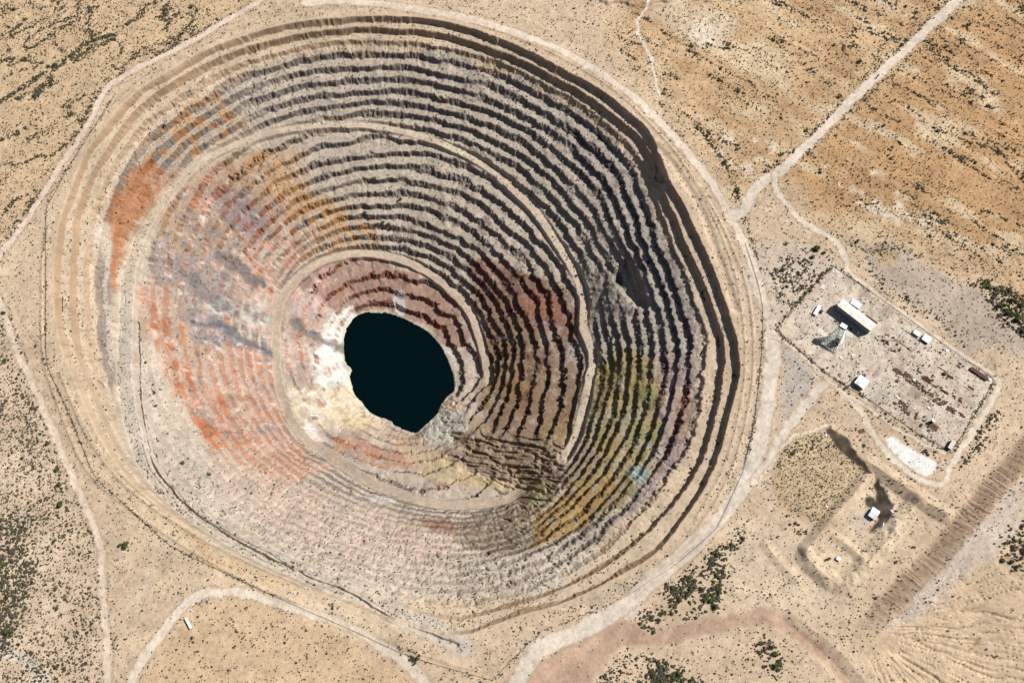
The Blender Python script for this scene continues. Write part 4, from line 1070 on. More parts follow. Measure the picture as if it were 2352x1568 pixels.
# ---------------------------------------------------------------- buildings, mine gear and fences
class MB:
    def __init__(s): s.v = []; s.f = []
    def box(s, c, size, R=None, taper=1.0):
        hx, hy, hz = [q / 2 for q in size]; o = len(s.v)
        for z in (-1, 1):
            k = 1.0 if z < 0 else taper
            for x, y in ((-1, -1), (1, -1), (1, 1), (-1, 1)):
                p = Vector((x * hx * k, y * hy * k, z * hz))
                if R is not None: p = R @ p
                s.v.append(p + Vector(c))
        for q in ((3, 2, 1, 0), (4, 5, 6, 7), (0, 1, 5, 4), (1, 2, 6, 5), (2, 3, 7, 6), (3, 0, 4, 7)): s.f.append(tuple(i + o for i in q))
        return s
    def tube(s, a, b, r, n=6, r2=None):
        a = Vector(a); b = Vector(b); r2 = r if r2 is None else r2
        ax = (b - a).normalized(); p = ax.orthogonal().normalized(); q = ax.cross(p); o = len(s.v)
        for c, rr_ in ((a, r), (b, r2)):
            for i in range(n):
                t = 2 * math.pi * i / n; s.v.append(c + (p * math.cos(t) + q * math.sin(t)) * rr_)
        for i in range(n): s.f.append((o + i, o + (i + 1) % n, o + n + (i + 1) % n, o + n + i))
        s.f.append(tuple(o + i for i in reversed(range(n)))); s.f.append(tuple(o + n + i for i in range(n)))
        return s
    def prism(s, poly, z0, z1s):
        """vertical walls over a footprint; z1s = top height per corner"""
        n = len(poly); o = len(s.v)
        for x, y in poly: s.v.append(Vector((x, y, z0)))
        for (x, y), z in zip(poly, z1s): s.v.append(Vector((x, y, z)))
        for i in range(n): s.f.append((o + i, o + (i + 1) % n, o + n + (i + 1) % n, o + n + i))
        s.f.append(tuple(o + n + i for i in range(n))); s.f.append(tuple(o + i for i in reversed(range(n))))
        return s
    def slab(s, pts, th):
        n = len(pts); o = len(s.v)
        for p in pts: s.v.append(Vector(p))
        for p in pts: s.v.append(Vector(p) - Vector((0, 0, th)))
        s.f.append(tuple(range(o, o + n))); s.f.append(tuple(reversed(range(o + n, o + 2 * n))))
        for i in range(n): s.f.append((o + (i + 1) % n, o + i, o + n + i, o + n + (i + 1) % n))
        return s
    def build(s, name, m, parent=None):
        me = bpy.data.meshes.new(name); me.from_pydata([tuple(v) for v in s.v], [], s.f); me.materials.append(m)
        bm = bmesh.new(); bm.from_mesh(me); bmesh.ops.recalc_face_normals(bm, faces=bm.faces); bm.to_mesh(me); bm.free(); me.update()
        ob = bpy.data.objects.new(name, me); col.objects.link(ob)
        if parent is not None: ob.parent = parent
        return ob
def thing(name, label, catg, loc, rz=0.0, group=None):
    e = bpy.data.objects.new(name, None); col.objects.link(e); e.location = loc; e.rotation_euler = (0, 0, rz); e.empty_display_size = 1
    e["label"] = label; e["category"] = catg
    if group: e["group"] = group
    return e
def gpt(fx, fy, h=0.0):
    """survey point on an object h metres above its ground"""
    u, v = fx / 1.7415, fy / 1.7415; z = 0.0
    for _ in range(5):
        x, y = unproj(u, v, z + h); z = float(ground_z(x, y))
    return Vector((float(x), float(y), z))
WHITE = mat("white_painted_metal", (.78, .77, .74), .45, 0, .05, .8, .4)
OFFW = mat("weathered_white_roof", (.66, .62, .54), .6, 0, .12, .25, .3)
GALV = mat("galvanised_sheet", (.55, .59, .62), .4, .3, .08, .6, .5)
DARKW = mat("grey_corrugated_wall", (.16, .17, .18), .6, .2, .1, .7, .3)
TANW = mat("tan_wall", (.42, .34, .24), .8, 0, .1, 1)
RUST = mat("rusty_steel", (.15, .062, .034), .85, .2, .25, 1.5, .2)
RUSTR = mat("red_brown_sheet", (.12, .045, .035), .7, .2, .2, .8, .2)
BROWN = mat("old_timber", (.14, .095, .06), .9, 0, .25, 1.2)
BLACK = mat("dark_iron", (.02, .02, .022), .6, .3, .2, 2)
CONC = mat("old_concrete", (.50, .45, .38), .9, 0, .1, .6)
GLASS = mat("dusty_glass", (.10, .12, .13), .2, 0, .1, 2, .6)
SKYL = mat("translucent_panel", (.34, .36, .33), .4, 0, .1, 2)
GREENP = mat("pale_green_steel", (.60, .68, .60), .5, .2, .12, 1)
YEL = mat("faded_yellow_paint", (.45, .30, .08), .6, 0, .15, 2)
BLUEP = mat("pale_blue_paint", (.45, .55, .68), .5, 0, .1, 2)
WOODP = mat("pole_wood", (.16, .11, .07), .9, 0, .2, 2)
CREAM = mat("cream_roof", (.80, .78, .62), .45, 0, .05, .5, .4)
def building(name, label, catg, corners, h, roof='gable', rise=1.5, rmat=WHITE, wmat=DARKW, door=True, strips=0, windows=1, vents=2, patch=None, ribs=0):
    c = [gpt(x, y, h) for x, y in corners]; z = min(p.z for p in c); cen = sum(c, Vector()) / 4; cen.z = z
    ex = (c[2] + c[1] - c[0] - c[3]); ang_ = math.atan2(ex.y, ex.x)
    L = ((c[1] - c[0]).length + (c[2] - c[3]).length) / 2; Wd = ((c[3] - c[0]).length + (c[2] - c[1]).length) / 2
    e = thing(name, label, catg, cen, ang_)
    # local axes: x along edge 0-1, y towards edge 3-2 is negative or positive
    Rm = Matrix.Rotation(-ang_, 3, 'Z'); sgn = 1 if (Rm @ (c[3] - c[0])).y > 0 else -1
    hx, hy = L / 2, Wd / 2; ov = .35
    if roof == 'gable':
        pl = [(-hx, -hy), (hx, -hy), (hx, 0), (hx, hy), (-hx, hy), (-hx, 0)]
        MB().prism(pl, -1.0, [h, h, h + rise, h, h, h + rise]).build("wall", wmat, e)
        rb = MB(); k = rise / hy
        for s_g in (-1, 1):
            rb.slab([(-hx - ov, s_g * (hy + ov), h - ov * k + .16), (hx + ov, s_g * (hy + ov), h - ov * k + .16), (hx + ov, 0, h + rise + .16), (-hx - ov, 0, h + rise + .16)], .12)
        rb.box((0, 0, h + rise + .2), (2 * hx + 2 * ov, .4, .1))
        rf = rb.build("roof", rmat, e)
        zr = lambda y: h + rise * (1 - abs(y) / hy)
    else:
        pl = [(-hx, -hy), (hx, -hy), (hx, hy), (-hx, hy)]
        MB().prism(pl, -1.0, [h - rise * .3, h - rise * .3, h, h]).build("wall", wmat, e)
        rb = MB(); kk = rise * .3 / (2 * hy)
        rb.slab([(-hx - ov, -hy - ov, h - rise * .3 - kk * ov + .16), (hx + ov, -hy - ov, h - rise * .3 - kk * ov + .16), (hx + ov, hy + ov, h + kk * ov + .16), (-hx - ov, hy + ov, h + kk * ov + .16)], .12)
        rf = rb.build("roof", rmat, e)
        zr = lambda y: h - rise * .3 * (hy - y) / (2 * hy)
    if ribs:
        m_ = MB()
        for i in range(ribs):
            x = -hx + (i + .5) * 2 * hx / ribs
            for s_g in (-1, 1):
                m_.slab([(x - .09, s_g * hy, zr(s_g * hy) + .3), (x + .09, s_g * hy, zr(s_g * hy) + .3), (x + .09, 0, zr(0) + .3), (x - .09, 0, zr(0) + .3)], .12)
        m_.build("roof_rib", BLACK, rf)
    for i in range(vents):
        x = hx * (-.5 + 1.0 * (i + .5) / max(vents, 1)); y = hy * .5
        MB().tube((x, y, zr(y)), (x, y, zr(y) + .75), .3, 8).build("vent", GALV, rf)
    if patch: MB().slab([(hx * .35, -hy * .1, zr(hy * .1) + .26), (hx * .95, -hy * .1, zr(hy * .1) + .26), (hx * .95, -hy * .85, zr(hy * .85) + .26), (hx * .35, -hy * .85, zr(hy * .85) + .26)], .08).build("patch", patch, rf)
    dh = min(3.2, h * .72)
    if door: 
        d = MB().box((hx * .25, -hy - .05, dh / 2), (min(3.2, L * .3), .1, dh)).build("door", BLUEP if wmat != DARKW else RUST, e)
        MB().tube((hx * .25 + .9, -hy - .14, dh * .45), (hx * .25 + .9, -hy - .14, dh * .45 + .25), .04, 6).build("handle", BLACK, d)
    for i in range(windows):
        x = -hx + (i + .6) * 2 * hx / (windows + .6) - hx * .12
        if abs(x - hx * .25) < 2.4: continue
        w_ = MB().box((x, -hy - .04, h * .55), (1.3, .08, 1.0)).build("window", GLASS, e)
        MB().box((x, -hy - .07, h * .55 - .56), (1.5, .14, .1)).build("sill", CONC, w_)
    for i in range(strips):
        z_ = h * (.35 + .4 * (i % 2)); x = (-.72 + .36 * i) * hx
        MB().box((x, -hy - .06, z_), (hx * .42, .12, .5)).build("translucent_panel", SKYL, e)
    return e
building("mill_building", "long mill hall with a white gabled roof and dark corrugated side wall", "building", [(3348.5,1220),(3484,1323),(3501.5,1296),(3375,1197)][0:1] + [(3484,1323),(3501.5,1296),(3375,1197)], 17, 'gable', 1.3, OFFW, DARKW, strips=5, windows=9, vents=3, patch=None)
building("lean_to", "pale blue flat shed against the far side of the long mill hall", "shed", [(3401.5,1209.4),(3436.5,1233.7),(3446.7,1217),(3414.8,1195.4)], 4.2, 'shed', 1.5, GALV, TANW, vents=1)
building("lean_to", "narrow rusty lean-to along the far right side of the mill hall", "shed", [(3458,1269),(3501.5,1300),(3510,1289.8),(3464.5,1257.9)], 3.2, 'shed', 2, RUST, BROWN, vents=0)
building("portable_cabin", "slim white portable cabin left of the mill hall, parked by green bushes", "cabin", [(3253.3,1251.5),(3263.8,1259.2),(3286.7,1226),(3275.8,1221.4)][::-1], 4.2, 'shed', .6, WHITE, TANW, vents=3, windows=2)
building("site_office", "small white office with a weathered roof beside the bush-lined enclosure", "building", [(3649,1329),(3677,1345.7),(3682.9,1332.9),(3664.3,1318.9)], 3.6, 'gable', .6, OFFW, TANW, windows=2)
building("metal_shed", "silvery blue metal shed right of the small white office", "shed", [(3687.2,1354.6),(3712.7,1372.4),(3727.5,1353.3),(3701.3,1335.5)], 4.6, 'gable', .8, GALV, DARKW, vents=0, windows=2, strips=1)
building("workshop", "square workshop with a bright white gabled roof beside the fence road", "building", [(3440.8,1500),(3419,1529.3),(3453,1554),(3478.6,1523)][::-1], 7.0, 'gable', 1.8, WHITE, TANW, windows=3, vents=2, patch=GALV)
building("open_shelter", "sand coloured lean-to shelter in the fenced yard's lowest corner", "shelter", [(3794,1789),(3808,1797),(3824,1765),(3810,1756)], 6.5, 'shed', 1.2, CONC, BLACK, vents=0, windows=0)
building("storage_shed", "long low red brown ribbed shed at the yard's far right corner", "shed", [(3881,1475.8),(3947.5,1520.4),(3953.8,1510.2),(3890,1465.6)], 3.4, 'gable', .5, RUSTR, RUST, vents=0, windows=0, ribs=20)
building("pump_house", "white and grey patched shed on the dark gravel pad inside the dike", "shed", [(3472.7,2059.7),(3498.2,2076.3),(3520,2047),(3494.4,2027.8)][::-1], 6.0, 'gable', 1.2, GALV, DARKW, windows=2, vents=3, patch=CONC)
building("small_hut", "tiny hut with a grey roof beside a green tree within the dike", "hut", [(3345,2234.4),(3358.7,2242),(3363.8,2232.6),(3350.3,2224.2)], 3.6, 'shed', 1.0, GALV, DARKW, vents=0)

# headframe
def headframe():
    B_ = [gpt(3353, 1342), gpt(3379, 1356), gpt(3338, 1414), gpt(3282, 1372)]
    z = min(p.z for p in B_); cen = sum(B_, Vector()) / 4; cen.z = z
    e = thing("headframe", "tall lattice mine headframe with pale steel legs in front of the mill hall", "headframe", cen)
    Ht = 37.0
    top = gpt(3372, 1307, Ht); u = Vector((.82, -.57, 0)); w = Vector((.57, .82, 0)); tc = Vector((top.x, top.y, 0)) - Vector((cen.x, cen.y, 0))
    T = [tc + u * -5 + w * 3, tc + u * 5 + w * 3, tc + u * 5 + w * -3, tc + u * -5 + w * -3]
    T = [Vector((t.x, t.y, Ht)) for t in T]; Bl = [b - cen for b in B_]; Bl = [Vector((b.x, b.y, -.5)) for b in Bl]
    for i in range(4): MB().tube(Bl[i], T[i], .62, 6, .45).build("leg", GREENP, e)
    def at(i, t): return Bl[i].lerp(T[i], t)
    lv = [0, .16, .31, .45, .58, .70, .81, .91, 1.0]
    for i in range(4):
        j = (i + 1) % 4; mb = MB()
        for k in range(len(lv) - 1):
            mb.tube(at(i, lv[k]), at(j, lv[k + 1]), .2, 4); mb.tube(at(j, lv[k]), at(i, lv[k + 1]), .2, 4); mb.tube(at(i, lv[k + 1]), at(j, lv[k + 1]), .24, 4)
        mb.build("cross_bracing", GREENP, e)
    R = Matrix.Rotation(math.atan2(u.y, u.x), 3, 'Z')
    MB().box(tc + Vector((0, 0, Ht + .2)), (12, 8, .4), R).build("platform", BLACK, e)
    hs = MB().box(tc + Vector((0, 0, Ht + 2.2)), (9, 6, 3.6), R).build("wheel_house", DARKW, e)
    MB().box(tc + Vector((0, 0, Ht + 4.15)), (10, 7, .3), R).build("roof", GALV, hs)
    for s in (-1, 1):
        c = tc + Vector((0, 0, Ht * .80)) + u * s * 2.4; ring_ = MB()
        for q in range(16):
            a, b_ = q * math.pi / 8, (q + 1) * math.pi / 8
            ring_.tube(c + w * 2 * math.cos(a) + Vector((0, 0, 2 * math.sin(a))), c + w * 2 * math.cos(b_) + Vector((0, 0, 2 * math.sin(b_))), .16, 5)
            if q % 2 == 0: ring_.tube(c, c + w * 2 * math.cos(a) + Vector((0, 0, 2 * math.sin(a))), .07, 4)
        ring_.build("sheave_wheel", BLACK, e)
    bin_ = MB().box((Bl[0] + Bl[1] + Bl[2] + Bl[3]) / 4 + Vector((2, -1, 9)), (9, 8, 12), R, .8); bin_.build("ore_bin", BLACK, e)
    for s in (-1, 1): MB().tube(Bl[2] + w * s * 2 + u * 3, T[2] + w * s, .4, 6).build("back_stay", WHITE, e)
headframe()
def slab_ruin(fx, fy, l, w_, rz, label, walls):
    p = gpt(fx, fy); e = thing("concrete_foundation", label, "foundation", p, rz)
    MB().box((0, 0, .1), (l, w_, .7)).build("slab", CONC, e)
    for (x, y, a, b_, hh) in walls: MB().box((x, y, .45 + hh / 2), (a, b_, hh)).build("wall_stub", CONC, e)
slab_ruin(3337, 1082, 16, 9, -.6, "pale ruined foundation with low wall stubs by the yard's upper fence corner", [(-5, 2, 4, .5, 1), (-3, 0, .5, 4, 1.2), (1, 1, 3, .5, .9), (2.5, -1, .5, 4, 1), (5, -2, 4, .5, 1)])
slab_ruin(3355, 1103, 7, 5, -.6, "small square concrete pad just below the wall-stub ruin", [(-2, 1.5, 2, .4, .6)])
slab_ruin(3292, 1148, 9, 7, .9, "broken concrete pad with timber debris up the slope from the portable cabin", [(-4, -2, .5, 5, .8), (2, -3, 5, .4, .7)])
slab_ruin(3289, 1330, 17, 9, -.6, "flat pale concrete slab left of the headframe", [(2, 0, .6, 3, .3), (4, 0, .6, 3, .3)])
slab_ruin(3396, 1337, 12, 8, -.6, "speckled concrete slab between the headframe and the mill hall's lower end", [(0, 1, .5, .5, .4), (2, -1, .5, .5, .4)])
def crate(p, rz, size, m, label, group=None, lid=None, name="scrap_box", catg="box"):
    e = thing(name, label, catg, p, rz, group); l, w_, h_ = size
    MB().box((0, 0, h_ / 2 - .1), (l, w_, h_), None, .93).build("body", m, e)
    MB().box((0, 0, h_ - .05), (l * .98, w_ * .98, .16)).build("lid", lid or m, e)
    return e
def pipes(p, rz, n, L, r, m, label, group=None):
    e = thing("pipe_stack", label, "pipes", p, rz, group); rr_ = random.Random(int(p.x * 10))
    for s in (-1, 1): MB().box((s * L * .3, 0, .12), (.35, n * r * 2.6, .35)).build("bearer", BROWN, e)
    for i in range(n):
        y = (i - n / 2 + .5) * r * 2.5; o_ = rr_.uniform(-.1, .1) * L
        MB().tube((-L / 2 + o_, y, .3 + r), (L / 2 + o_, y + rr_.uniform(-.3, .3), .3 + r), r, 8).build("pipe", m, e)
    return e
def cyl(p, r, h_, m, label, name="storage_tank", lid=WHITE):
    e = thing(name, label, "tank", p)
    MB().tube((0, 0, -.3), (0, 0, h_), r, 20).build("shell", m, e)
    MB().tube((0, 0, h_), (0, 0, h_ + .5), r * 1.03, 20, r * .3).build("lid", lid, e)
    MB().tube((0, 0, h_ + .4), (0, 0, h_ + .95), r * .2, 10).build("hatch", GALV, e)
    return e
def c2(x, y): return gpt(3450 + x * .2551, 1250 + y * .2551)
def c3(x, y): return gpt(3400 + x * .2551, 1500 + y * .2551)
def scrap_row(pts, label, group, seed, mats_):
    """a row of separate crates and machine parts, each one copied from a few built ones"""
    r = random.Random(seed); protos = []
    for k, m in enumerate(mats_):
        e = crate(pts[k], r.uniform(-.8, -.4), (r.uniform(2.2, 3.8), r.uniform(1.2, 2.0), r.uniform(1.0, 1.9)), m, label, group, name="scrap_crate", catg="crate", lid=[BROWN, RUST, BLACK, BROWN][k % 4]); protos.append(e)
    for q in pts[len(mats_):]:
        src = r.choice(protos); c = src.copy(); col.objects.link(c); c.location = q; c.rotation_euler = (0, 0, r.uniform(-1.0, -.2) + (1.57 if r.random() < .3 else 0)); s = r.uniform(.7, 1.15); c.scale = (s, s, s)
        for ch in src.children:
            d = ch.copy(); col.objects.link(d); d.parent = c
def rowpts(f, a, b, w_, n, seed):
    r = random.Random(seed); out_ = []
    dx, dy = b[0] - a[0], b[1] - a[1]; L = math.hypot(dx, dy)
    for i in range(n):
        t = (i + r.uniform(.2, .8)) / n; o_ = r.uniform(-w_, w_)
        out_.append(f(a[0] + dx * t - dy / L * o_, a[1] + dy * t + dx / L * o_))
    return out_
scrap_row(rowpts(c2, (510, 880), (610, 980), 26, 14, 1), "rusty crate in the topmost scrap row's upper end, nearest the dirt lane", "crates at the upper end of the first scrap row", 1, [BLACK, RUST, BROWN])
scrap_row(rowpts(c2, (650, 950), (790, 1090), 42, 30, 2), "brown crate in the scrap row's wide cluster beside a white box", "crates in the wide cluster of the first scrap row", 2, [RUST, BROWN, BLACK, GALV])
scrap_row(rowpts(c2, (815, 1090), (970, 1210), 40, 26, 3), "dark crate in the first scrap row's lower cluster past the white box", "crates in the lower cluster of the first scrap row", 3, [BROWN, RUST, BLACK])
scrap_row(rowpts(c2, (960, 1240), (1110, 1300), 26, 14, 4), "dusty crate among bushes midway down the scrap yard", "crates among bushes midway down the yard", 4, [RUST, BROWN, YEL])
scrap_row(rowpts(c2, (1130, 1350), (1310, 1440), 48, 30, 5), "jumbled crate in the big dark heap near the yard's centre right", "crates of the big dark heap", 5, [BLACK, RUST, BROWN, GALV])
scrap_row(rowpts(c2, (1330, 1490), (1460, 1550), 40, 24, 6), "small crate at the low end of the scrap row by the right fence", "crates at the low end of the row by the right fence", 6, [RUST, BROWN, BLACK])
scrap_row(rowpts(c3, (760, 430), (900, 520), 50, 28, 7), "crate in the lower scrap row right after the white pipes", "crates after the white pipes", 7, [BROWN, RUST, BLACK])
scrap_row(rowpts(c3, (830, 520), (940, 600), 34, 20, 8), "crate in the short block at the lower scrap row's foot", "crates in the short block at the lower row's foot", 8, [RUST, BROWN, BLACK, GALV])
scrap_row(rowpts(c3, (1060, 590), (1020, 690), 18, 8, 9), "loose crate standing alone between lower row and round tank", "loose crates left of the round tank", 9, [BROWN, RUST])
scrap_row(rowpts(c3, (1720, 590), (1780, 650), 14, 6, 10), "crate beside the long rail at the right fence", "crates beside the long rail at the right fence", 10, [BROWN, BLACK])
R0 = -.62
pipes(c2(1010, 1050), R0, 7, 15, .42, RUST, "long stack of brown steel beams, widest in the yard's upper middle")
pipes(c2(1130, 1150), R0, 3, 8, .35, BROWN, "short brown timbers just below the long stack of beams")
pipes(c2(1280, 1235), R0, 3, 13, .45, RUST, "thin rust brown girders laid in line below the short timbers")
pipes(c2(890, 930), R0, 3, 8, .35, BROWN, "three old timbers at the upper tip of the beam row")
pipes(c2(1250, 890), R0, 2, 14, .28, RUST, "pair of thin rusty pipes above the black square tank")
pipes(c2(1370, 1005), R0, 4, 10, .4, RUST, "brown girders right next to the black square tank")
pipes(c2(1700, 1180), R0, 4, 10, .3, RUST, "rusty pipes bundled below the red brown ribbed shed")
pipes(c2(1640, 1190), R0, 2, 11, .2, BROWN, "two thin poles left of the rusty pipe bundle")
pipes(c2(1430, 1310), R0, 3, 5, .35, BLACK, "short dark pipes below the thin girders")
pipes(c2(1175, 1285), R0, 3, 5, .4, YEL, "short yellow painted beams beside midway bushes")
pipes(c2(1530, 1385), R0, 4, 6, .4, RUST, "stubby dark brown pipes towards the right fence")
pipes(c3(610, 335), -.9, 6, 6, .35, GALV, "pale grey pipes at the start of the lower scrap row")
pipes(c3(745, 350), -.9, 5, 9, .25, WHITE, "bundle of long white pipes in the lower scrap row")
pipes(c3(700, 440), R0, 3, 6, .5, BROWN, "curved brown timbers below the long white pipes")
pipes(c3(1770, 640), R0, 3, 7, .35, BROWN, "long dark rails near the right yard fence")
pipes(c2(1530, 800), -.3, 3, 5, .4, RUST, "rusty plates left of the red brown ribbed shed, upper pair")
pipes(c2(1510, 850), -.9, 3, 6, .4, RUST, "rusty plates left of the red brown ribbed shed, lower pair")
crate(c2(1285, 960), R0, (4.5, 4, 4.2), BLACK, "black square tank casting a dark shadow between thin pipes and girders", name="iron_tank", catg="tank")
crate(c2(805, 1058), R0, (3, 2.6, 2.2), WHITE, "white box in the middle of the first scrap row", lid=WHITE)
crate(c3(1232, 517), R0, (3.6, 1.8, 1.6), WHITE, "small white tank wagon left of the big dark heap", name="tank_wagon", catg="wagon", lid=WHITE)
crate(c3(1115, 785), .9, (5.5, 2.8, 2.4), BLACK, "dark grey iron container left of the round white tank", name="iron_container", catg="container")
crate(c3(1170, 650), .5, (3.2, 2.4, 2.0), BLACK, "black machine housing above the dark iron container", name="machine_housing", catg="machine")
crate(c3(1160, 715), -.3, (4.2, 2.2, 1.6), BROWN, "brown machine base just above the dark iron container", name="old_machine", catg="machine")
crate(c3(740, 95), R0, (4.4, 3.4, 1.8), RUST, "lone dark rusty bin between the workshop and first scrap row", name="rusty_bin", catg="bin")
crate(c3(1240, 790), 1.0, (8, 2.0, 2.2), BLACK, "long black trough between the round tank and the brown stack", name="iron_trough", catg="trough")
crate(c2(1990, 1055), R0, (3.4, 2.6, 2.6), WHITE, "white tank box at the end of the red brown ribbed shed", lid=GALV)
crate(c2(1218, 628), .1, (2.6, 3.6, 1.6), RUST, "rusty skip on open ground right of the silvery blue shed", name="rusty_skip", catg="skip")
crate(c2(880, 610), .5, (3.4, 2.4, 1.4), BROWN, "flat brown box below the bush-lined enclosure", name="wooden_box")
crate(c2(1325, 600), -.3, (4, 2.4, 1.5), OFFW, "pale wrecked trailer by the yard's upper fence", name="wrecked_trailer", catg="trailer", lid=GALV)
crate(gpt(3284, 1247), .95, (5.5, 4.5, 2.4), BLACK, "dark covered wagon parked against the portable cabin", name="covered_wagon", catg="wagon")
crate(gpt(3327, 1229), .5, (2.2, 1.8, 2.4), WHITE, "small white box at the mill hall's left end", lid=WHITE)
crate(gpt(3433, 1331), .2, (3, 3, 2.2), WHITE, "white round-cornered tank by the mill hall's shaded wall", lid=GALV)
crate(gpt(3411, 1420), .6, (4.5, 2.0, 1.6), BLACK, "small dark car-sized wreck below the headframe", name="vehicle_wreck", catg="wreck", lid=GALV)
crate(gpt(3364, 1432), -.8, (4.0, 1.8, 1.4), GALV, "small grey wreck nearest the headframe's foot", name="vehicle_wreck", catg="wreck", lid=WHITE)
cyl(c3(1275, 735), 2.3, 8.5, BLACK, "tall round tank with a white domed lid in the lower yard")
def stack(p, rz, label, nx, ny, m, m2):
    e = thing("pallet_stack", label, "pallets", p, rz); r = random.Random(nx * 7 + ny)
    for i in range(nx):
        for j in range(ny):
            hh = r.uniform(.8, 1.8)
            MB().box(((i - nx / 2 + .5) * 2.4, (j - ny / 2 + .5) * 2.2, hh / 2), (2.1, 1.9, hh), Matrix.Rotation(r.uniform(-.12, .12), 3, 'Z')).build("pallet", m if r.random() < .6 else m2, e)
stack(c3(1320, 815), -.62, "block of brown pallets below the round white-topped tank", 5, 4, BROWN, RUST)
stack(c3(1235, 870), -.62, "small tail of brown pallets left under the big pallet block", 2, 2, BROWN, BLACK)
stack(gpt(3446, 1724), .3, "rusty brown timber pile beside the track above the white pond", 4, 3, BROWN, RUST)
def lattice(fx, fy, rz, L, label):
    p = gpt(fx, fy); e = thing("steel_rack", label, "rack", p, rz)
    for s in (-1, 1): MB().box((0, s * 1.3, .5), (L, .25, .3)).build("rail", GALV, e)
    for i in range(7): MB().box((-L / 2 + (i + .5) * L / 7, 0, .72), (.22, 2.9, .14)).build("rung", BLACK, e)
lattice(3308, 1658, -.7, 12, "ladder-like steel rack lying left of the junction above the mound")
lattice(3340, 1650, -.75, 9, "short dark steel rack right of the ladder-like one")
def veeframe():
    p = gpt(3507, 309); e = thing("rusty_wreckage", "rust red V-shaped pipe frame lying on the diagonal entrance road", "frame", p)
    a, b_, c = gpt(3514, 302) - p, gpt(3498.6, 315.5) - p, gpt(3504, 317.5) - p
    for q, (s, t) in enumerate(((a, b_), (a, c))): MB().tube(s + Vector((0, 0, .9)), t + Vector((0, 0, .9)), .62, 8).build("pipe", RUST, e)
    MB().box(a + Vector((0, 0, .9)), (2.4, 2.2, 1.6), Matrix.Rotation(.9, 3, 'Z')).build("head_plate", BLACK, e)
veeframe()
def trailer():
    cs = [gpt(x, y, 3.9) for x, y in ((736, 2471.6), (758.5, 2514.6), (769.7, 2509.9), (748.8, 2465.6))]
    cen = sum(cs, Vector()) / 4; cen.z = min(c.z for c in cs); d = cs[1] - cs[0]; L = d.length; w_ = 3.4
    e = thing("semi_trailer", "long cream white box trailer parked below the lower left track bend", "trailer", cen, math.atan2(d.y, d.x))
    b = MB().box((0, 0, 2.55), (L, w_, 2.6)).build("body", TANW, e)
    MB().box((0, 0, 3.92), (L + .1, w_ + .1, .14)).build("roof", CREAM, b)
    MB().box((L / 2 + .04, 0, 2.5), (.08, w_ * .9, 2.3)).build("door", GALV, e)
    MB().box((0, 0, 1.1), (L * .98, 1.2, .3)).build("chassis", BLACK, e)
    for sx_ in (.28, .36):
        for s in (-1, 1):
            wh = MB().tube((L * sx_, s * (w_ / 2 - .35), .5), (L * sx_, s * (w_ / 2 - .02), .5), .52, 14).build("wheel", BLACK, e)
            MB().tube((L * sx_, s * (w_ / 2 - .02), .5), (L * sx_, s * (w_ / 2 + .02), .5), .24, 10).build("rim", GALV, wh)
    for s in (-1, 1): MB().tube((-L * .35, s * .9, 0), (-L * .35, s * .9, 1.0), .1, 6).build("landing_leg", BLACK, e)
trailer()
def heap(fx, fy, n, r_, label, mats_, name="scrap_heap"):
    p = gpt(fx, fy); e = thing(name, label, "scrap heap", p); r = random.Random(int(fx))
    for i in range(n):
        a = r.uniform(0, 6.28); d = r_ * math.sqrt(r.random()); m = MB()
        R = Matrix.Rotation(r.uniform(0, 3), 3, 'Z') @ Matrix.Rotation(r.uniform(-.4, .4), 3, 'X')
        if r.random() < .5: m.box((d * math.cos(a), d * math.sin(a), .5 + r.random() * .5), (r.uniform(1, 3), r.uniform(.4, 1.4), r.uniform(.3, 1)), R)
        else:
            v = R @ Vector((r.uniform(1, 2.4), 0, 0)); c = Vector((d * math.cos(a), d * math.sin(a), .6 + r.random() * .4)); m.tube(c - v, c + v, .16, 6)
        m.build("scrap_piece", r.choice(mats_), e)
heap(831, 2402.7, 16, 3.6, "grey and brown metal scrap heap inside the lower left track bend", [GALV, RUST, BROWN, CONC])
heap(766, 2445, 12, 2.8, "white and rust scrap heap between track bend and the cream trailer", [WHITE, RUST, GALV])
heap(802, 2413, 8, 1.8, "small pale scrap heap with a dark bush, left of the metal heap", [CONC, BLACK, BROWN])
heap(736, 2424, 6, 2.2, "bluish flat sheets left at the track's far verge", [BLUEP, CONC, GALV])
heap(687, 2469, 5, 1.7, "yellow brown crate debris on the track's far verge", [YEL, BROWN, CONC])
heap(986, 2433, 10, 2.2, "dark red machine wreck alone on the sand inside the track bend", [RUSTR, BLACK, RUSTR])
heap(3304, 1744, 6, 1.8, "small dark heap at the mound's top beside the dark gravel", [BLACK, GALV, WHITE])
def sheet(fx, fy, rz, label):
    p = gpt(fx, fy); e = thing("metal_trough", label, "trough", p, rz)
    MB().box((0, 0, .35), (5.0, 1.2, .5), None, 1.1).build("body", BLUEP, e); MB().box((0, 0, .63), (4.6, .8, .1)).build("lining", WHITE, e)
sheet(3567, 2044, -1.0, "slim pale blue trough at the dark gravel's right rim")
sheet(3534, 2096, 1.2, "slim pale blue trough at the dark gravel's lower rim")
sheet(3306, 2024, -.9, "slim white trough lying on the bushy mound")
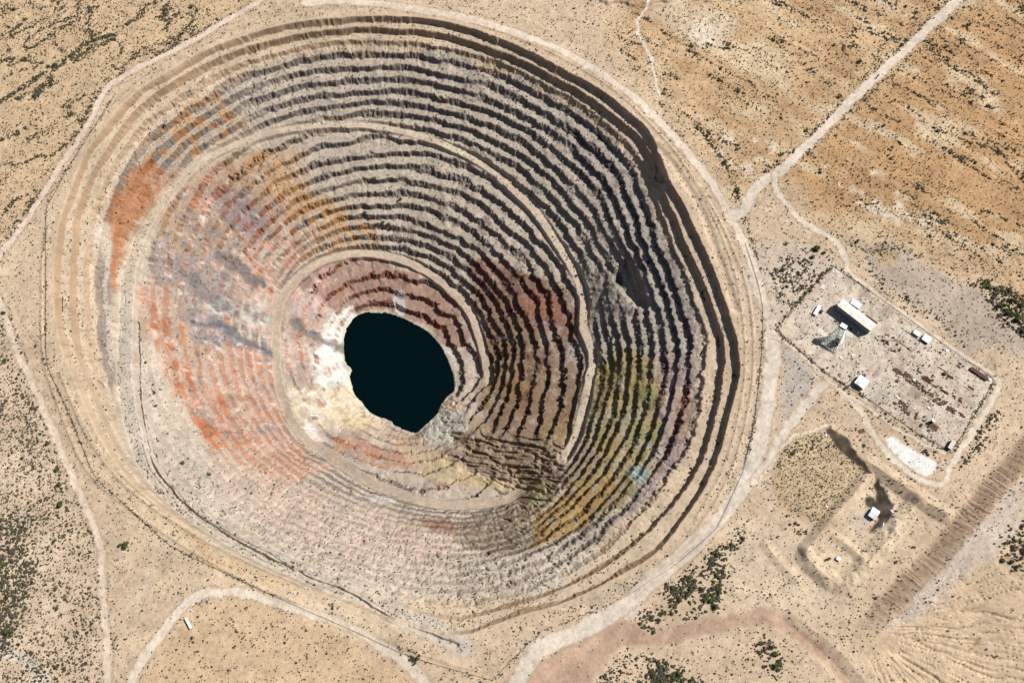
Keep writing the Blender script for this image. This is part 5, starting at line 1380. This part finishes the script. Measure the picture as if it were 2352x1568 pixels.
# utility poles
def pole(fx, fy, rz, label, two=False):
    p = gpt(fx, fy); e = thing("utility_pole", label, "utility pole", p, rz)
    xs_ = (-1.8, 1.8) if two else (0,)
    for x in xs_: MB().tube((x, 0, -1), (x, 0, 13), .26, 8, .17).build("pole", WOODP, e)
    MB().box((0, 0, 11.8), (6.6 if two else 3.4, .3, .34)).build("crossarm", WOODP, e)
    for x in (-2.6, 0, 2.6) if two else (-1.3, 0, 1.3): MB().tube((x, 0, 12), (x, 0, 12.5), .12, 8, .08).build("insulator", WHITE, e)
pole(3585, 1927, .9, "twin wooden utility pole on the striped berm above the dike", True)
pole(3352, 1717, .9, "twin wooden utility pole at the dark gravel strip's upper end", True)
pole(2940, 2376, .3, "wooden utility pole right of the thicket below the pit")
pole(3149, 1950, .7, "wooden utility pole standing on the bushy brown mound")
pole(3288, 2315, .6, "wooden utility pole below the tiny hut outside the dike")
# fences
def fence(key, name, label, posts, hgt):
    P_ = W(FENCES[key]); seg = np.hypot(*np.diff(P_, axis=0).T); tot = seg.sum(); acc = np.concatenate([[0], np.cumsum(seg)])
    pts = []
    for k in range(posts + 1):
        s = tot * k / posts; i = min(np.searchsorted(acc, s, side='right') - 1, len(seg) - 1); t = (s - acc[i]) / seg[i]
        q = P_[i] * (1 - t) + P_[i + 1] * t; pts.append(Vector((q[0], q[1], float(ground_z(q[0], q[1])))))
    e = thing(name, label, "fence", pts[0]); o_ = pts[0]
    for q in pts[:100]: MB().tube(q - o_ + Vector((0, 0, -.3)), q - o_ + Vector((0, 0, hgt)), .11, 6).build("post", BROWN, e)
    wm = MB()
    for a, b_ in zip(pts[:-1], pts[1:]):
        n_ = max(2, int((b_ - a).length / 4)); last = a
        for k in range(1, n_ + 1):
            q = a.lerp(b_, k / n_); q.z = float(ground_z(q.x, q.y))
            for hz in (.25, .55, .85, 1.15, 1.45, 1.75): wm.tube(last - o_ + Vector((0, 0, hz * hgt / 1.8)), q - o_ + Vector((0, 0, hz * hgt / 1.8)), .05, 4)
            last = q
    wm.build("wire", BLACK, e)
fence('yard_fence', "yard_fence", "wire fence closing round the mine yard and its scrap rows", 96, 2.0)
fence('perimeter_fence', "perimeter_fence", "long thin wire fence circling the pit's left, lower and right sides", 98, 1.8)
FENCES['enclosure'] = [(u / 1.7415, v / 1.7415) for u, v in ((3587.8,1359.7),(3618,1319),(3682,1367),(3651,1405.6),(3587.8,1359.7))]
fence('enclosure', "enclosure_fence", "small fence around the bush-lined enclosure beside the white office", 22, 1.6)
